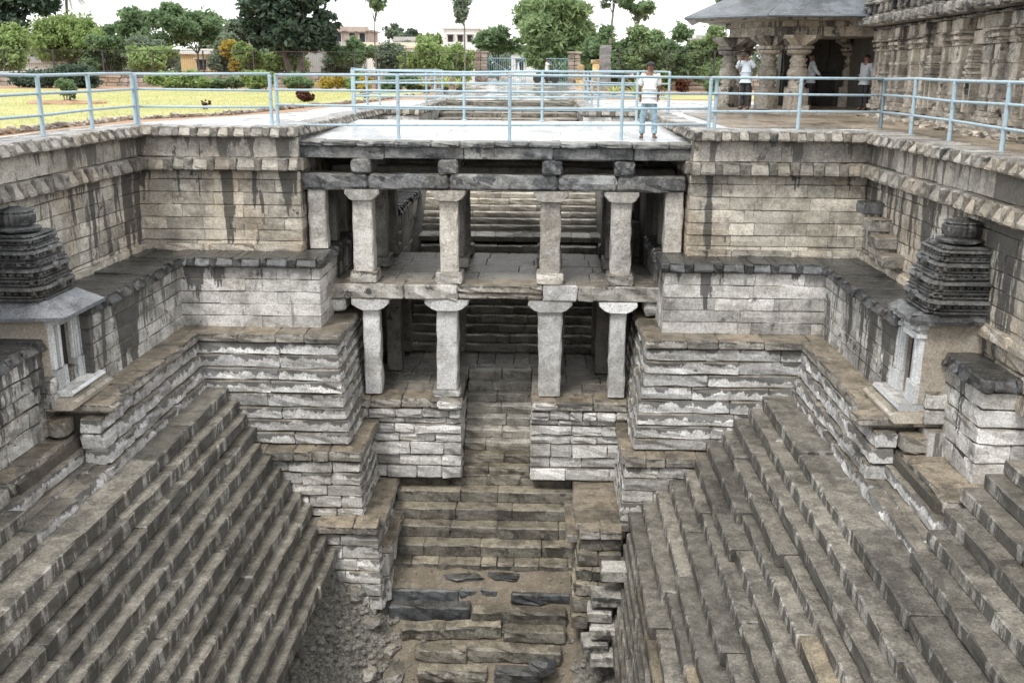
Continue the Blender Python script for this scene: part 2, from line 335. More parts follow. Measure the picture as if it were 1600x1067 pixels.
def stone_mesh(l, d, h, c=.020, jit=.012, seg=.45, prof=None, wob=1.0, skew=0.0, mat=None, name='stone'):
    """dressed stone: length along x (centred), front face at y=0, body to y=+d, base z=0"""
    if prof is None:
        prof = [(d, 0), (c, 0), (0, c), (-.4 * jit, h * .5), (0, h - c), (c, h), (d * .5, h), (d, h)]
    n = len(prof); k = max(2, int(l / seg) + 1)
    ce = min(c, l * .2)
    xs = [-l / 2, -l / 2 + ce] + [-l / 2 + l * i / k for i in range(1, k)] + [l / 2 - ce, l / 2]
    rings = []
    for i, x in enumerate(xs):
        end = i in (0, len(xs) - 1)
        ring = []
        for j, (y, z) in enumerate(prof):
            yy, zz = y, z
            if end:
                yy = y + (ce * .8 if y < d * .45 else 0); zz = z + (ce * .8 if z < h * .25 else (-ce * .8 if z > h * .75 else 0))
            if 0 < j < n - 1 or z > h * .5:
                yy += random.gauss(0, jit); zz += random.gauss(0, jit * .55)
            xx = x + (skew * (z / h - .5) if abs(x) > l * .3 else random.gauss(0, jit)) + (random.gauss(0, jit * .5) if end else 0)
            ring.append((xx, yy, zz))
        rings.append(ring)
    mb = MB(); mb.loft([r[::-1] for r in rings]); 
    return mb.mesh(name, mat)

def stone(parent, name, x, y, z, ang, l, d, h, mat, tilt=.004, **k):
    """world position of the middle of the lower front edge; ang turns the outward normal (-y)"""
    me = stone_mesh(l, d, h, mat=mat, name=name, **k)
    px, py, pz = parent.location
    return obj(name, me, parent, (x - px, y - py, z - pz), (random.gauss(0, tilt), random.gauss(0, tilt), ang + random.gauss(0, tilt)))

def run(parent, name, p, ang, L, z0, z1, mat, d=.32, blk=(.6, 1.2), off=0.0, gap=.018, offj=.010, first=None, **k):
    """one course of stones: starts at p, goes L along local +x turned by ang"""
    ux, uy = math.cos(ang), math.sin(ang); nx, ny = math.sin(ang), -math.cos(ang)
    s = 0.0
    while s < L - .02:
        l = random.uniform(*blk)
        if first: l = first; first = None
        if L - s - l < blk[0] * .6: l = L - s
        c = s + l / 2; o = off + random.gauss(0, offj)
        mm = mat() if callable(mat) else mat
        stone(parent, name, p[0] + ux * c + nx * o, p[1] + uy * c + ny * o, z0 + gap * .5, ang, l - gap * .5, d, z1 - z0 - gap + random.gauss(0, .002), mm, **k)
        s += l

def core(parent, p, ang, L, z0, z1, depth=.8, inset=.06, mat=None):
    mb = MB(); mb.box(0.02, L - .02, inset, depth, z0, z1)
    px, py, pz = parent.location
    return mb.build('wall_core', mat or M['core'], parent, (p[0] - px, p[1] - py, -pz), (0, 0, ang))

def wall(parent, p, ang, L, courses, mat, blk=(.6, 1.2), d=.32, name='block', depth=.8, batter=0.0, **k):
    zt = courses[0]
    for i in range(len(courses) - 1):
        run(parent, name, p, ang, L, courses[i + 1], courses[i], mat, d=d + batter * i, blk=blk, off=batter * i, **k)
    core(parent, p, ang, L, courses[-1], courses[0] - .01, depth)

AX = -1.0
SIDES = ('left', 'right')
FINE = dict(gap=.009, c=.010, jit=.005, offj=.006)
def sx(s, half): return AX + s * half
def sp(s, half, y0, y1):
    """start point, angle and length of a wall facing the tank axis on side s (-1 left, +1 right), y0 < y1"""
    if s < 0: return (sx(s, half), y0), math.pi / 2, y1 - y0
    return (sx(s, half), y1), -math.pi / 2, y1 - y0
def fp(x0, x1, y): return (x0, y), 0.0, x1 - x0        # wall facing the camera side (-y)
def lr(s, a, b): return a if s < 0 else b

# ------------------------------------------------------------------ ground with the openings of the tank and the stairwell
def sheet_with_holes(name, xs, ys, holes, z, mat):
    mb = MB()
    for i in range(len(xs) - 1):
        for j in range(len(ys) - 1):
            cx, cyy = (xs[i] + xs[i + 1]) / 2, (ys[j] + ys[j + 1]) / 2
            if any(h[0] < cx < h[1] and h[2] < cyy < h[3] for h in holes): continue
            mb.add([(xs[i], ys[j], z), (xs[i + 1], ys[j], z), (xs[i + 1], ys[j + 1], z), (xs[i], ys[j + 1], z)], [(0, 1, 2, 3)])
    return structure(mb.build(name, mat))
HOLES = [(-9.15, 7.15, -20.4, .32), (-5.75, 3.6, .32, 12.3), (-4.3, 1.3, 12.3, 22)]
sheet_with_holes('ground', [-700, -60, -20, -9.15, -5.75, -4.3, 1.3, 3.6, 7.15, 30, 700], [-90, -40, -20.4, .32, 9.8, 12.3, 22, 60, 900], HOLES, -.05, M['earth'])
def sheet(name, poly, z, mat, kind='structure'):
    mb = MB(); mb.add([(x, y, z) for x, y in poly], [tuple(range(len(poly)))]); o = mb.build(name, mat); o['kind'] = kind; return o
sheet('lawn', [(-75, -12), (-10.35, -12), (-10.3, 3.4), (-8.7, 6.6), (-8.0, 13), (-7.0, 18.6), (-6.6, 30), (-7.0, 38.4), (-75, 36)], -.042, M['lawn'])
sheet('lawn', [(3.6, 26.2), (12, 26.2), (12, 35), (4.2, 35)], -.042, M['lawn'])
sheet('pavement', [(-10.3, -14), (-9.0, -14), (-9.0, .25), (-5.6, .3), (-5.6, 12.3), (-4.2, 12.3), (-4.2, 22), (-6.0, 22), (-7.0, 16), (-7.6, 8), (-9.4, 2.6), (-9.9, .5)], -.038, M['deck'])
sheet('pavement', [(3.5, .3), (14, .3), (14, 21), (6, 24), (1.25, 24), (1.25, 12.3), (3.5, 12.3)], -.038, M['deck'])
sheet('pavement', [(7.1, -14), (9.2, -14), (9.2, .3), (7.1, .3)], -.036, M['terrace'])
mb = MB()
py = [22, 28, 36, 44, 52, 62, 90]; pz = [-.035, .0, .15, .3, .42, .45, .45]
for i in range(len(py) - 1):
    mb.add([(-4.4, py[i], pz[i]), (1.6, py[i], pz[i]), (1.9, py[i + 1], pz[i + 1]), (-4.7, py[i + 1], pz[i + 1])], [(0, 1, 2, 3)])
    for xs in ((-4.4, -4.7, -1), (1.6, 1.9, 1)):
        mb.add([(xs[0], py[i], pz[i]), (xs[1], py[i + 1], pz[i + 1]), (xs[1] + xs[2] * 1.5, py[i + 1], -.06), (xs[0] + xs[2] * 1.5, py[i], -.06)], [(0, 1, 2, 3)])
structure(mb.build('path', M['path']))

# ------------------------------------------------------------------ upper walls of the tank (coping, band, cornice, ashlar)
YF = .30                                                                     # face of the front walls
UP = [-.95, -1.14, -1.42, -1.70, -1.98, -2.25, -2.49, -2.76]
def coping(parent, p, ang, L, ztop, h, out, mat, pitch=(.20, .30), gap=(.12, .18), d=.8):
    """notched eave course: stones whose sloping faces alternate with plain ribs"""
    ux, uy = math.cos(ang), math.sin(ang); nx, ny = math.sin(ang), -math.cos(ang); s = 0.0; k = 0
    while s < L - .01:
        l = random.uniform(*(pitch if k % 2 else gap))
        if L - s - l < .08: l = L - s
        o = out + random.gauss(0, .012)
        mm = mat
        if k % 2:    # sloping tab
            pr = [(d, 0), (.05, 0), (.0, .03), (.005, h * .30), (.085, h * .80), (.09, h), (d * .5, h), (d, h)]
        else:        # plain rib
            if mat in (M['coping'], M['cornice']): mm = M['coping_rib']
            pr = [(d, 0), (.05, .0), (.02, .03), (.015, h * .5), (.02, h * .9), (.05, h), (d * .5, h), (d, h)]
        c = s + l / 2
        stone(parent, 'coping_stone', p[0] + ux * c + nx * o, p[1] + uy * c + ny * o, ztop - h + random.gauss(0, .006), ang, l - .004, d, h, mm, prof=pr, seg=.6, jit=.007, tilt=.006)
        s += l; k += 1

def slabs(parent, p, ang, L, ztop, th, w, mat, blk=(.7, 1.5), name='ledge_slab', off=0.0, **k):
    run(parent, name, p, ang, L, ztop - th, ztop, mat, d=w, blk=blk, off=off, c=.022, jit=.010, **k)

def upper_wall(name, label, front, p, ang, L):
    t = thing(name, label, 'wall', (p[0], p[1], -2.75))
    coping(t, p, ang, L, 0.0, .22, .30, M['coping'])
    run(t, 'band_slab', p, ang, L, -.66, -.22, M['band'], d=.3, blk=(1.3, 2.3), off=.04, offj=.006, c=.012, jit=.006, gap=.008)
    coping(t, p, ang, L, -.66, .28, .26, M['cornice'], pitch=(.24, .42), gap=(.14, .24), d=.5)
    wall(t, p, ang, L, UP, M['upper'] if front else M['upperside'], blk=(.5, 1.25), depth=1.0, **FINE)
    run(t, 'base_block', p, ang, L, -2.78, -2.55, M['upper'], d=.35, blk=(.7, 1.3), off=.06)
    core(t, p, ang, L, -1.0, -.03, .9, .05)
    return t
xin = {-1: -5.35, 1: 3.15}
upper_wall('front_wall', 'streaked stone wall facing the viewer left of the pillared gallery, under a notched coping', True, *fp(-9.3, xin[-1], YF))
upper_wall('front_wall', 'tan stone wall facing the viewer right of the pillared gallery, with dark drip stains', True, *fp(xin[1], 7.35, YF))
upper_wall('side_wall', 'high side wall behind the shrine tower on the left edge, under the three-bar railing', False, *sp(-1, 7.92, -20.4, YF + .35))
upper_wall('side_wall', 'high side wall with jutting step stones, behind the dark shrine tower on the right', False, *sp(1, 7.95, -20.4, YF + .35))
# returns of the front walls towards the gallery and the copings along the deck
for s in (-1, 1):
    t = thing('deck_side_wall', lr(s, 'notched coping wall running back along the left edge of the wet deck', 'notched coping wall running back along the right edge of the wet deck beside the man'), 'wall', (xin[s], YF, -.3))
    half = abs((xin[s] - s * -.18) - AX)
    p, a, L = sp(s, abs(xin[s] - AX) + .08, YF + .05, 12.2)
    coping(t, p, a, L, -.0, .22, .12, M['coping'], d=.6)
    run(t, 'band_slab', p, a, L, -.5, -.22, M['band'], d=.3, blk=(.9, 1.6), off=-.03)
    p, a, L = sp(s, abs(xin[s] - AX), YF + .02, 5.0)
    wall(t, p, a, L, UP, M['upper'], blk=(.4, .9), depth=.6, **FINE)
    run(t, 'cornice_stone', p, a, 1.2 if s < 0 else L, -.94, -.66, M['cornice'], d=.5, blk=(.3, .5), off=.1)

# lower courses of the side walls where the ledge has ended
for s in (-1, 1):
    t = thing('side_wall', f'lower part of the {SIDES[s > 0]} side wall behind the black topped bay, below the shrine tower', 'wall', (sx(s, 7.95), -8, -3.3))
    wall(t, *sp(s, 7.97, -20.4, -5.0), [-2.74, -3.02, -3.3, -3.6], M['upperside'], blk=(.5, 1.0), depth=.7)
# jutting single steps in the right wall
for i, (y, z) in enumerate(((-.62, -1.36), (-1.16, -1.64), (-1.62, -1.92), (-2.10, -2.2))):
    t = thing('step_stone', ['topmost black step stone jutting from the right side wall near its corner', 'second step stone from the top jutting from the right side wall',
                             'third step stone from the top jutting from the right side wall', 'lowest of the four step stones jutting from the right wall, by the shrine tower'][i], 'step', (6.95, y, z), 0, 'single steps jutting from the right wall')
    stone(t, 'block', 6.95 - .42, y, z - .24, -math.pi / 2, .46, .7, .24, M['black'] if i == 0 else M['ledge'], jit=.012)

# ------------------------------------------------------------------ tiers of the two stepped piers
T1 = [-2.90, -3.17, -3.45, -3.72, -3.98, -4.24]
SIDE_L = ('left', 'right')
for s in (-1, 1):
    w = SIDE_L[s > 0]
    # tier 1 : dark moulded ledge over a smooth wall
    h1o, h1i = lr(s, 6.83, 6.98), lr(s, 3.80, 3.58)
    x0, x1 = sorted((sx(s, h1o), sx(s, h1i)))
    t = thing('tier_wall', f'grey wall tier under a black moulded ledge on the {w} of the gallery, below the high ashlar wall', 'wall', (sx(s, h1o), -.62, -4.24))
    wall(t, *fp(x0 - (.5 if s < 0 else 0), x1 + (.5 if s > 0 else 0), -.62), T1, M['tier'], blk=(1.0, 2.2), depth=.9, **FINE)
    wall(t, *sp(s, h1i, -.58, 3.0), T1, M['tier'], blk=(.5, .9), depth=.8, **FINE)
    wall(t, *sp(s, h1o, -5.05, -.2), T1, M['tierside'], blk=(.55, 1.1), depth=.9, **FINE)
    wall(t, *sp(s, h1o + .16, -6.2, -5.0), T1[3:], M['tierside'], blk=(.4, .7), depth=.9)
    coping(t, *fp(x0 - (1.5 if s < 0 else .1), x1 + (.1 if s < 0 else 1.5), -.62), -2.70, .20, .12, M['black'], pitch=(.3, .46), gap=(.12, .2), d=1.05)
    coping(t, *sp(s, h1i - .02, -.60, 3.0), -2.708, .20, .10, M['black'], pitch=(.3, .46), gap=(.12, .2), d=1.3)
    coping(t, *sp(s, h1o, -5.1, -.5), -2.704, .20, .14, M['black'], pitch=(.3, .46), gap=(.12, .2), d=1.4)
    # tier 2 : narrow ledge over thin oversailing courses
    T2 = [-4.42, -4.69, -4.97, -5.24, -5.52, -5.81, -6.08, -6.36, -6.62]
    h2o, h2i = lr(s, 6.34, 6.44), lr(s, 3.36, 3.22)
    x0, x1 = sorted((sx(s, h2o), sx(s, h2i)))
    t = thing('course_wall', f'tall wall of thin stepped whitish courses with black upper edges at the {w} of the gallery', 'wall', (sx(s, h2o), -1.22, -6.62))
    bat = .034
    for i in range(len(T2) - 1):
        o = bat * i
        a0, a1 = (x0 - .3, x1 + o) if s < 0 else (x0 - o, x1 + .3)
        run(t, 'block', *fp(a0, a1, -1.20 - o), T2[i + 1], T2[i], M['course'], d=.34 + o, blk=(1.0, 2.2), jit=.013)
        p, a, L = sp(s, h2i - o, -1.16 - o, 2.4)
        run(t, 'block', p, a, L, T2[i + 1], T2[i], M['course'], d=.34 + o, blk=(.45, .95), jit=.014)
        if T2[i + 1] > -5.6:
            p, a, L = sp(s, h2o - o * 1.5, -6.1 if T2[i] > -5.1 else -8.6, -.9)
            run(t, 'block', p, a, L, T2[i + 1], T2[i], M['course'], d=.34 + o, blk=(.4, .8), jit=.016)
    core(t, *fp(x0 - (.3 if s < 0 else -.08), x1 + (.3 if s > 0 else -.08), -1.1), -6.62, -4.3, 1.4); core(t, *sp(s, h2i, -1.1, 3.0), -6.62, -4.3, 1.0); core(t, *sp(s, h2o, -5.9, -1.2), -5.6, -4.3, .7); core(t, *sp(s, h2o, -8.6, -5.8), -5.6, -5.34, .6)
    slabs(t, *fp(x0 - (1.0 if s < 0 else .06), x1 + (.06 if s < 0 else 1.0), -1.22), -4.22, .20, .75, M['ledge'], blk=(.55, 1.1), off=.04)
    slabs(t, *sp(s, h2i - .05, -1.16, 2.4), -4.222, .195, .75, M['ledge'], blk=(.6, 1.1), off=.03)
    slabs(t, *sp(s, h2o, -5.9, -1.24), -4.217, .20, .8, M['ledge'], blk=(.7, 1.3), off=.04)
    # tier 3
    T3 = [-6.88, -7.14, -7.42, -7.68, -7.95, -8.14]
    h3i = lr(s, 2.86, 2.80); xo = lr(s, -6.3, 4.1)
    x0, x1 = sorted((xo, sx(s, h3i)))
    t = thing('course_wall', f'third wall tier of pale blocks under a brown ledge, where the {w} flight of steps ends', 'wall', (xo, -1.8, -8.14))
    for i in range(len(T3) - 1):
        o = .012 * i
        a0, a1 = (x0, x1 + o) if s < 0 else (x0 - o, x1)
        run(t, 'block', *fp(a0, a1, -1.74 - o), T3[i + 1], T3[i], M['courselow'], d=.36 + o, blk=(.5, 1.2), jit=.013)
        p, a, L = sp(s, h3i - o, -1.70 - o, 1.2)
        run(t, 'block', p, a, L, T3[i + 1], T3[i], M['course'], d=.34 + o, blk=(.45, .95), jit=.014)
    core(t, *fp(x0 + (.08 if s > 0 else 0), x1 - (.08 if s < 0 else 0), -1.66), -8.14, -6.7, 1.2); core(t, *sp(s, h3i, -1.66, 1.2), -8.14, -6.7, .8)
    slabs(t, *fp(x0, x1 + (.06 if s < 0 else 0), -1.78), -6.63, .24, .62, M['ledge'], blk=(.35, .7), off=.05)
    slabs(t, *sp(s, h3i - .06, -1.72, 1.25), -6.635, .22, .62, M['ledge'], blk=(.6, 1.0), off=.03)
    # tier 4
    T4 = [-8.34, -8.62, -8.92, -9.20, -9.48, -9.78, -10.1]
    h4i = lr(s, 2.42, 1.85); xo = lr(s, -4.75, 1.75)
    x0, x1 = sorted((xo, sx(s, h4i)))
    t = thing('course_wall', lr(s, 'lowest wall tier of pale blocks above the rubble at the left of the pit', 'broken stepped stack of dark courses at the right of the pit, below a long slab'), 'wall', (xo, -2.2, -10.1))
    for i in range(len(T4) - 1):
        o = .02 * i if s < 0 else .13 * i
        a0, a1 = (x0, x1 + o * .6) if s < 0 else (x0 - .03 * i, x1)
        run(t, 'block', *fp(a0, a1, -2.2 - o), T4[i + 1], T4[i], M['courselow'] if s < 0 else M['foot_stair'], d=.4 + o, blk=(.4, .9) if s < 0 else (.28, .6), jit=.014)
        p, a, L = sp(s, h4i - (.012 * i if s < 0 else .03 * i), -2.14 - o, 1.0)
        run(t, 'block', p, a, L, T4[i + 1], T4[i], M['course'] if s < 0 else M['foot_stair'], d=.34, blk=(.45, .95), jit=.014)
    core(t, *fp(x0 + (.08 if s > 0 else 0), x1 - (.08 if s < 0 else 0), -2.1), -10.2, -8.2, 1.0); core(t, *sp(s, h4i + .02, -2.1, 1.0), -10.2, -8.2, .5)
    slabs(t, *fp(x0, x1, -2.26), -8.12, .2, .6, M['ledge'], blk=(.4, .8), off=.04)
    slabs(t, *sp(s, h4i - .05, -1.9, 1.1), -8.125, .2, 1.15, M['ledge'], blk=(.8, 1.4), off=.03)
    if s > 0:
        slabs(t, *sp(s, h4i - .22, -1.7, 1.0), -8.5, .2, .4, M['ledge'], blk=(.8, 1.4), off=.03, name='lower_slab')
    else:
        slabs(t, *sp(s, h4i - .2, -1.9, 1.0), -8.75, .2, .4, M['ledge'], blk=(.8, 1.4), off=.03, name='lower_slab')
        run(t, 'block', *sp(s, h4i - .15, -1.9, .9), -9.5, -8.95, M['courselow'], d=.3, blk=(.5, .9)); run(t, 'block', *sp(s, h4i - .17, -1.9, .9), -10.1, -9.5, M['courselow'], d=.3, blk=(.5, .9))

# ------------------------------------------------------------------ flights of long steps on both sides
def flight(s, xs, zs, ybs, yfront=-14.6):
    t = thing('stepped_bank', lr(s, 'flight of long worn stone steps descending into the tank on the left', 'flight of long worn brown stone steps descending into the tank on the right'), 'steps', (sx(s, 5), -8, -8))
    stag = {i: random.uniform(-6.6, -3.6) for i in range(30)}
    for i in range(len(xs)):
        z = zs[i]; rise = (zs[i] - zs[i + 1]) if i + 1 < len(zs) else .26
        back = xs[i - 1] if i else sx(s, 6.35)
        d = abs(xs[i] - back) + .30
        y1 = ybs[i]; y = y1
        while y > yfront + .05:
            l = random.uniform(1.6, 4.2)
            if y - l < yfront + .6: l = y - yfront
            o = random.gauss(0, .014); dz = random.gauss(0, .007)
            if s > 0 and 2 < i < 11 and y < stag[i]: o += .10; dz -= .03
            if random.random() < .08: dz -= .04
            mat = M['tread'] if random.random() > lr(s, .03, .06) else M['treadlight']
            pr = [(d, 0), (.02, -.02), (0, .02), (.0, rise * .55), (.0, rise - .025), (.025, rise), (d * .33, rise - .004), (d * .66, rise), (d, rise)]
            stone(t, 'step_stone', xs[i] + o, y - l / 2, z - rise + dz, lr(s, math.pi / 2, -math.pi / 2), l - .014, d, rise, mat, prof=pr, jit=.007, seg=.32, tilt=.0012)
            y -= l
    # body behind the risers
    mb = MB(); poly = []
    for i in range(len(xs)):
        z = zs[i] - .10; poly += [(xs[i] - s * -.12, z), (xs[i] - s * -.12, (zs[i + 1] if i + 1 < len(zs) else zs[i] - .3) - .10)]
    poly = [(sx(s, 6.6), zs[0] - .1)] + poly + [(sx(s, 6.6), zs[-1] - .4)]
    mb.prism_y(poly, -20.3, -1.3)
    px, py_, pz = t.location
    mb.build('bank_core', M['core'], t, (-px, -py_, -pz))
    return t
xl = [-6.72 + .2 * i for i in range(13)]; zl = [-5.40 - .27 * i for i in range(13)]
flight(-1, xl, zl, [-1.24] * 4 + [-1.78] * 7 + [-2.24] * 2)
xr = [4.66 - .277 * i for i in range(11)] + [1.84 - .055 * i for i in range(7)]
zr = [-5.40 - .247 * i for i in range(11)] + [-8.12 - .27 * i for i in range(7)]
flight(1, xr, zr, [-1.24] * 5 + [-1.78] * 6 + [-2.3] * 7)

# stones that jut from the foot of the right flight
for i, (x, y, z, l) in enumerate(((1.58, -3.15, -8.5, .62), (1.45, -3.25, -9.02, .74), (1.24, -3.3, -9.33, .5), (1.42, -3.5, -9.60, .74), (1.18, -3.55, -9.9, .5), (1.52, -3.7, -10.08, .92), (1.30, -3.3, -9.62, .4))):
    t = thing('step_stone', ['highest light stone jutting over the pit from the right flight', 'second light stone jutting over the pit, with a dark front', 'small stone tucked under the second jutting stone at the right of the pit',
                             'squarish stone jutting over the pit above the rubble on the right', 'stone lying lower and further out at the foot of the right flight', 'largest and lowest stone jutting over the pit at the bottom edge',
                             'stone half hidden behind the squarish jutting stone'][i], 'stone', (x, y, z), 0, 'stones jutting at the foot of the right flight')
    stone(t, 'block', x, y - .2, z - .22, random.gauss(0, .05), l, .5, .22, M['jut'], jit=.012)

# ------------------------------------------------------------------ bays nearer the viewer: lower platforms, projecting walls and outer steps
for s in (-1, 1):
    w = SIDE_L[s > 0]
    hb = 7.45; yb0, yb1 = -7.4, -5.95
    t = thing('tier_wall', lr(s, 'dark topped grey wall cut by the left edge of the photo, before the left shrine', 'pale block-built bay with a black moulded top right of the white shrine door'), 'wall', (sx(s, hb), yb0, -4.7))
    C = [-3.28, -3.56, -3.84, -4.10, -4.40, -4.74]
    if s > 0:
        wall(t, *fp(sx(s, hb), 9.2, yb0), C, M['plinth'], blk=(.5, 1.0), depth=.8)
        wall(t, *sp(s, hb, yb0 + .02, yb1 + .4), C, M['tierside'], blk=(.35, .75), depth=.8)
        coping(t, *fp(sx(s, hb) - .05, 9.2, yb0), -3.08, .2, .10, M['black'], pitch=(.3, .42), gap=(.14, .2), d=1.5)
        coping(t, *sp(s, hb, yb0 + .02, yb1 + .3), -3.082, .2, .08, M['black'], pitch=(.24, .36), gap=(.12, .2), d=.8)
    else:
        wall(t, *sp(s, hb - .25, -10.5, yb1 + .1), C, M['tierside'], blk=(.45, .9), depth=.8)
        coping(t, *sp(s, hb - .25, -10.5, yb1 + .1), -3.08, .2, .10, M['black'], pitch=(.3, .42), gap=(.14, .2), d=1.4)
    # platform below it, stepping down in three courses
    hp = 6.85
    t = thing('landing_platform', f'brown stone landing with thin courses below the bay at the {w} edge', 'platform', (sx(s, hp), -8, -5.45))
    yfr = -8.05
    for i, (za, zb) in enumerate(((-4.72, -4.96), (-4.96, -5.2), (-5.2, -5.44))):
        o = .17 * i
        p, a, L = sp(s, hp - o - .02, yfr - o * .9, -5.9)
        run(t, 'block', p, a, L, zb, za, M['course'] if i else M['ledge'], d=.9, blk=(.6, 1.2), jit=.014)
        x0, x1 = sorted((sx(s, hp - o), sx(s, 10.2)))
        run(t, 'block', *fp(x0, x1, yfr - o * .9), zb, za, M['ledge'] if i == 0 else M['course'], d=1.6, blk=(.6, 1.1), jit=.014)
    mb = MB(); x0, x1 = sorted((sx(s, hp - .1), sx(s, 10.2))); mb.box(x0, x1, yfr + .1, -5.95, -5.6, -4.80)
    mb.build('platform_core', M['core'], t, tuple(-c for c in t.location))
    # outer flight climbing away from the wide tread
    t = thing('outer_steps', f'short outer flight climbing outward at the {w} corner, in front of the landing', 'steps', (sx(s, 6.2), -10, -5.2))
    for i in range(6):
        x = sx(s, 6.12 + .30 * i); z = -5.16 + .22 * i
        y = -8.75 + min(.72, .24 * i)
        while y > -13.5:
            l = random.uniform(1.0, 2.2)
            stone(t, 'step_stone', x + random.gauss(0, .015), y - l / 2, z - .22, lr(s, math.pi / 2, -math.pi / 2), l - .014, .6, .22, M['tread'], c=.018, jit=.007, seg=.35, tilt=.002)
            y -= l
# projecting slab, block and sill in front of each shrine
for s in (-1, 1):
    w = SIDE_L[s > 0]
    t = thing('offering_slab', f'dark stepped-edge slab projecting below the {w} shrine door', 'slab', (sx(s, 6.4), -5.3, -4.3))
    for (a, b, o) in ((-4.95, -5.3, .06), (-5.3, -5.55, .16), (-5.55, -6.0, .30)):
        p, an, L = sp(s, 6.42 - o, b, a)
        run(t, 'slab', p, an, L, -4.36, -4.19, M['ledge'], d=.85, blk=(.5, .9), c=.03, jit=.014)
    t = thing('step_block', f'rough brown block below the projecting slab at the {w} shrine', 'stone', (sx(s, 6.9), -6.1, -4.7))
    x0, x1 = sorted((sx(s, 6.82), sx(s, 7.42)))
    run(t, 'block', *fp(x0, x1, -6.28), -4.7, -4.42, M['ledge'], d=.35, blk=(.3, .45), c=.03, jit=.018)

# ------------------------------------------------------------------ the pillared gallery carrying the deck
def post_mesh(w, d, z0, z1, mat, taper=.03, ch=.03, jit=.008, seg=.22, name='pillar'):
    k = max(3, int((z1 - z0) / seg)); rings = []
    base = [(-w / 2 + ch, 0), (w / 2 - ch, 0), (w / 2, ch), (w / 2, d - ch), (w / 2 - ch, d), (-w / 2 + ch, d), (-w / 2, d - ch), (-w / 2, ch)]
    for i in range(k + 1):
        f = 1 - taper * i / k
        rings.append([(x * f + random.gauss(0, jit), d / 2 + (y - d / 2) * f + random.gauss(0, jit), z0 + (z1 - z0) * i / k) for x, y in base])
    return MB().loft(rings).mesh(name, mat)
def cap_mesh(w, wl, d, z0, z1, mat, jit=.008):
    h = z1 - z0
    poly = [(-wl / 2, z0), (wl / 2, z0), (wl / 2 + (w - wl) * .25, z0 + h * .18), (w / 2 - .03, z0 + h * .48), (w / 2, z0 + h * .62), (w / 2 - .01, z1), (-w / 2 + .01, z1), (-w / 2, z0 + h * .62), (-w / 2 + .03, z0 + h * .48), (-wl / 2 - (w - wl) * .25, z0 + h * .18)]
    rings = []
    for y in (-.09, -.06, d * .5, d + .06, d + .09):
        f = .94 if y in (-.09, d + .09) else 1
        rings.append([(x * f + random.gauss(0, jit), y, (z - (z0 + z1) / 2) * f + (z0 + z1) / 2 + random.gauss(0, jit * .6)) for x, z in poly])
    return MB().loft([r[::-1] for r in rings]).mesh('capital', mat)

G = thing('pillared_gallery', 'two storey gallery of square stone pillars under the wet deck', 'gallery', (AX, .6, -6.15))
gx, gy, gz = G.location
LOW = [(-3.93, .39), (-2.2, .50), (.18, .49), (1.74, .38)]
UPP = [(-4.06, .46), (-2.13, .42), (.15, .46), (1.73, .46)]
def pillar(x, y, w, z0, z1, capz, capw, mat, base=None, d=.42, taper=.03):
    p = obj('pillar', post_mesh(w, d, 0, z1 - z0, mat, taper=taper), G, (x - gx, y - gy, z0 - gz), (random.gauss(0, .006), random.gauss(0, .008), random.gauss(0, .012)))
    obj('capital', cap_mesh(capw, w * .96, d, z1 - z0, capz - z0, mat), p)
    if base:
        bw, bh = base
        o = obj('base_block', stone_mesh(bw, d + .14, bh, c=.03, jit=.014, mat=M['ledge'] if random.random() < .4 else mat, name='base_block'), p, (0, -.07, -bh))
    return p
for j, y in enumerate((.6, 2.5, 4.2)):
    for i, (x, w) in enumerate(LOW):
        if j == 0 and i == 2: w = .5
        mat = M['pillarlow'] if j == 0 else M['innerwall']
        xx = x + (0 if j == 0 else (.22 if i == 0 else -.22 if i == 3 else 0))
        if j and i in (1, 2): xx += (-.12 if i == 1 else .12)
        pillar(xx, y, w, -6.12 if i != 1 else -5.98, -4.10, -3.83, 1.0 if i in (1, 2) else .88, mat, (.62, .17) if i == 1 and j == 0 else None, taper=-.10 if i == 2 and j == 0 else .04)
    for i, (x, w) in enumerate(UPP):
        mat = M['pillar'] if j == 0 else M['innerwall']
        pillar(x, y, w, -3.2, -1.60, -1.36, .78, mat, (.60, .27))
# side pilasters standing on the black ledges
for s, x in ((-1, -5.08), (1, 2.88)):
    for j, y in enumerate((.62, 1.7, 3.0)):
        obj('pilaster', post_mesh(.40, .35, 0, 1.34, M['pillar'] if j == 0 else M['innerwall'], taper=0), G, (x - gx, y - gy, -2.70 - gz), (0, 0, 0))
# upper architrave
segs = [(-5.42, -3.90, 'beam'), (-3.90, -2.10, 'beam'), (-2.10, .30, 'beam'), (.30, 1.60, 'beam'), (1.60, 3.12, 'beam')]
for a, b, mk in segs:
    stone(G, 'architrave', (a + b) / 2, .52, -1.36, 0, b - a - .015, .5, .35, M[mk], c=.05, jit=.016, seg=.35, tilt=.004)
for y in (2.5, 4.2):
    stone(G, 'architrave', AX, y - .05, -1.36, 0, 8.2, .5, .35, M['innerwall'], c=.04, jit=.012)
# rafter ends and the lintel above them
for (x, w) in UPP:
    for y in (.48, 2.5):
        stone(G, 'rafter_block', x + .02, y, -1.01, 0, .44, .9, .33, M['beam'], c=.045, jit=.016, seg=.2)
x = -5.62
for l in (2.1, 1.75, 1.95, 1.75, 1.6):
    l = min(l, 3.38 - x)
    stone(G, 'lintel', x + l / 2, .50, -.68, 0, l - .012, .55, .27, M['beam'], c=.02, jit=.010, seg=.4)
    x += l
x = -5.60
while x < 3.4:
    l = min(random.uniform(.62, .86), 3.42 - x)
    stone(G, 'edge_slab', x + l / 2, .40 + random.gauss(0, .012), -.415, 0, l - .012, .6, .115 + random.gauss(0, .004), M['beam'], c=.025, jit=.010, seg=.3)
    x += l
